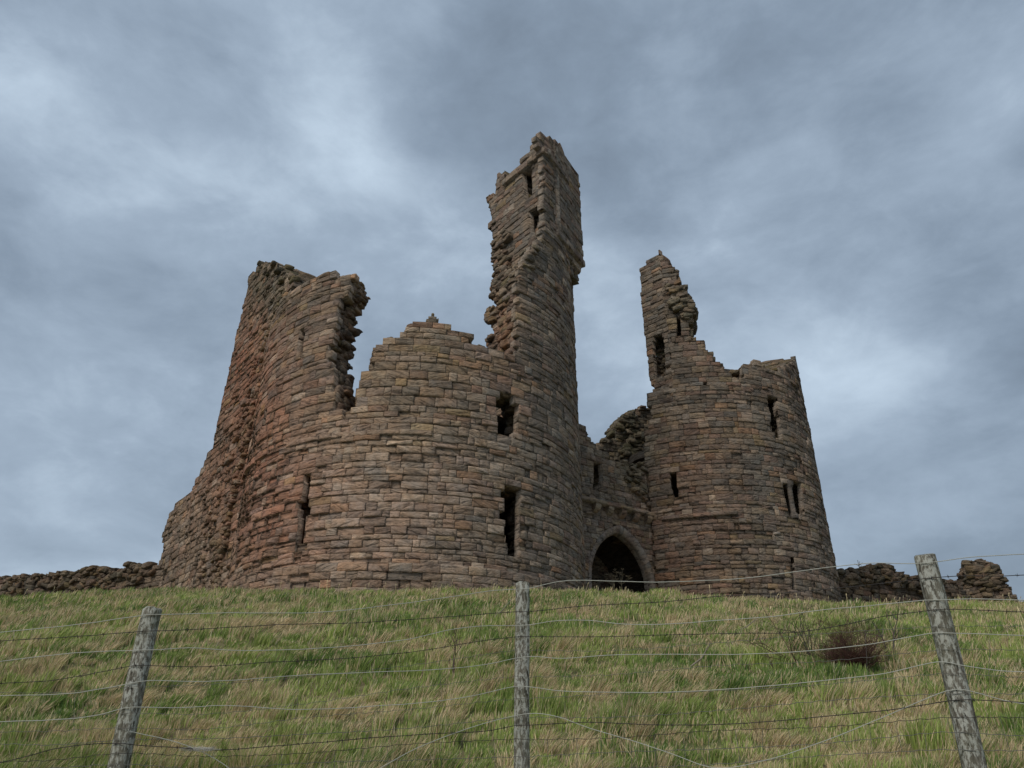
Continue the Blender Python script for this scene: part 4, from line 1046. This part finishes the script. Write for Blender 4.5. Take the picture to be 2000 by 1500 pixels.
# ------------------------------------------------------------------ shrubs, stalks, sapling
def on_ground(px, py, y0=4.0, y1=30.0):
    d = ray(px, py); lo = None
    for y in np.arange(y0, y1, 0.05):
        p = d * (y / d[1])
        if p[2] <= float(ground(p[0], p[1])): return np.array([p[0], p[1], float(ground(p[0], p[1]))])
    return d * (24 / d[1])
def branch(bb, p, v, L, r, depth, col, rnd, gen=3, droop=0.0, spread=.6, seg=5, nb_=3):
    pts = [np.array(p, float)]; v = v / np.linalg.norm(v)
    for i in range(seg):
        v = v + rnd.normal(size=3) * .14 + np.array([0, 0, -droop]); v /= np.linalg.norm(v); pts.append(pts[-1] + v * L / seg)
    tube(bb, pts, np.linspace(r, r * .45, seg + 1), col * rnd.uniform(.75, 1.25), 5 if r > .004 else 3)
    if depth < gen:
        for k in range(nb_):
            i = rnd.randint(1, seg + 1); w = v + rnd.normal(size=3) * spread; w[2] = abs(w[2]) * .7 + .15
            branch(bb, pts[i], w, L * rnd.uniform(.45, .75), r * .55, depth + 1, col, rnd, gen, droop, spread, seg, nb_)
def shrub(name, px, py, H, label, cat, seed, n=8, col=(.08, .045, .035), gen=3, spread=.6, lean=(0, 0), r=.007, fan=.9, y0=4.0, off=(0, 0), nb_=3, grp=None):
    rnd = np.random.RandomState(seed); g = on_ground(px, py, y0); bb = Buf()
    for i in range(n):
        v = np.array([rnd.normal() * fan + lean[0], rnd.normal() * fan + lean[1], 1.0])
        branch(bb, np.array([rnd.normal() * .04 * fan, rnd.normal() * .04 * fan, -.03]), v, H * rnd.uniform(.45, .8), r, 0, np.array(col), rnd, gen, .0, spread, nb_=nb_)
    o = bb.build(name, MV); o.location = g
    return tag(o, label, cat, grp)
shrub('brown_bush', 1668, 1308, .62, 'dense reddish-brown leafless bush in the grass left of the right-hand post', 'bush', 401, n=70, col=(.105, .05, .036), gen=3, fan=.75, r=.005, nb_=4, spread=.9)
shrub('bare_shrub', 1588, 1300, 1.05, 'dark twiggy shrub with upright stems, immediately left of the reddish-brown bush', 'shrub', 402, n=6, col=(.05, .05, .03), gen=3, fan=.22)
shrub('bare_shrub', 1566, 1308, 1.35, 'twiggy shrub of brown stems leaning steeply to the left', 'shrub', 403, n=5, col=(.12, .075, .045), gen=2, fan=.18, lean=(-1.0, .1))
shrub('dead_shrub', 1742, 1290, .8, 'small grey dead shrub with forked bare branches, right of the reddish-brown bush', 'shrub', 404, n=4, col=(.10, .085, .075), gen=1, fan=.45, r=.012)
shrub('dead_stalk', 884, 1330, 1.05, 'thin dark dead stalk with pale curled side twigs, left of the middle post', 'plant', 405, n=2, col=(.085, .05, .045), gen=2, fan=.08, lean=(.22, 0), r=.007)
for k, (a_, b_, lab) in enumerate((((1345, 1305), (1387, 1256), 'thin grey stick leaning in the grass between the middle post and the brown bush'), ((1428, 1236), (1480, 1207), 'short pale stick leaning in the grass upslope of the twiggy shrubs'),
                                   ((950, 1215), (1000, 1170), 'bleached curved stem above the thin dead stalk beside the middle post'))):
    g0 = on_ground(*a_); d1 = ray(*b_); e = d1 * ((g0[1] - .15) / d1[1]); bb = Buf()
    m_ = (g0 + e) / 2 + np.array([.03, 0, -.03])
    tube(bb, [np.zeros(3), (m_ - g0), e - g0], np.array([.012, .01, .006]), (.26, .22, .17), 6)
    o = bb.build('stick', MV); o.location = g0; tag(o, lab, 'stick')
# dry umbel weeds in front of the gate arch
rnd = np.random.RandomState(9)
for k, (px_, py_, hh) in enumerate(((1196, 1122, .75), (1212, 1118, .85))):
    p = ray(px_, py_); p = p * (33.2 / p[1]); gz = float(ground(p[0], p[1])); bb = Buf(); top_ = p[2] + .05 - gz
    tube(bb, [(0, 0, 0), (0.02, 0, top_ * .5), (0, 0, top_ * .85)], .014, (.2, .16, .1), 5)
    for i in range(9):
        v = np.array([rnd.normal() * .28, rnd.normal() * .2, top_ + rnd.uniform(-.34, .08)])
        tube(bb, [(0, 0, top_ * .75), v], np.array([.009, .006]), (.2, .16, .1), 4)
        for j in range(7): tube(bb, [v, v + np.array([rnd.normal() * .07, rnd.normal() * .07, .06])], np.array([.008, .013]), (.26, .2, .13), 4)
    o = bb.build('umbel_weed', MV); o.location = (p[0], p[1], gz)
    tag(o, ('dry umbrella-headed weed in the dark gate arch, the left one of two', 'dry umbrella-headed weed in the dark gate arch, the right one of two')[k], 'plant', 'dry weeds in the gate arch')
# bare sapling behind the right-hand wall
rnd = np.random.RandomState(12); p = ray(1680, 1118); p = p * (50 / p[1]); bb = Buf()
gz = float(ground(p[0], p[1])); topz = ray(1680, 1094); topz = topz[2] * 50 / topz[1]
tube(bb, [(0, 0, 0), (.03, 0, (topz - gz) * .6), (0, 0, topz - gz)], np.array([.06, .04, .015]), (.07, .05, .04), 6)
for i in range(34):
    t = rnd.uniform(.5, .98); b0 = np.array([.02, 0, (topz - gz) * t]); v = np.array([rnd.normal(), rnd.normal() * .5, 1.3]); v /= np.linalg.norm(v)
    tube(bb, [b0, b0 + v * .3, b0 + v * .6 * (1.15 - t) * 1.9], np.array([.016, .012, .008]), (.07, .05, .045), 4)
o = bb.build('sapling', MV); o.location = (p[0], p[1], gz)
tag(o, 'bare little sapling standing up behind the ruined wall right of the far drum tower', 'tree')
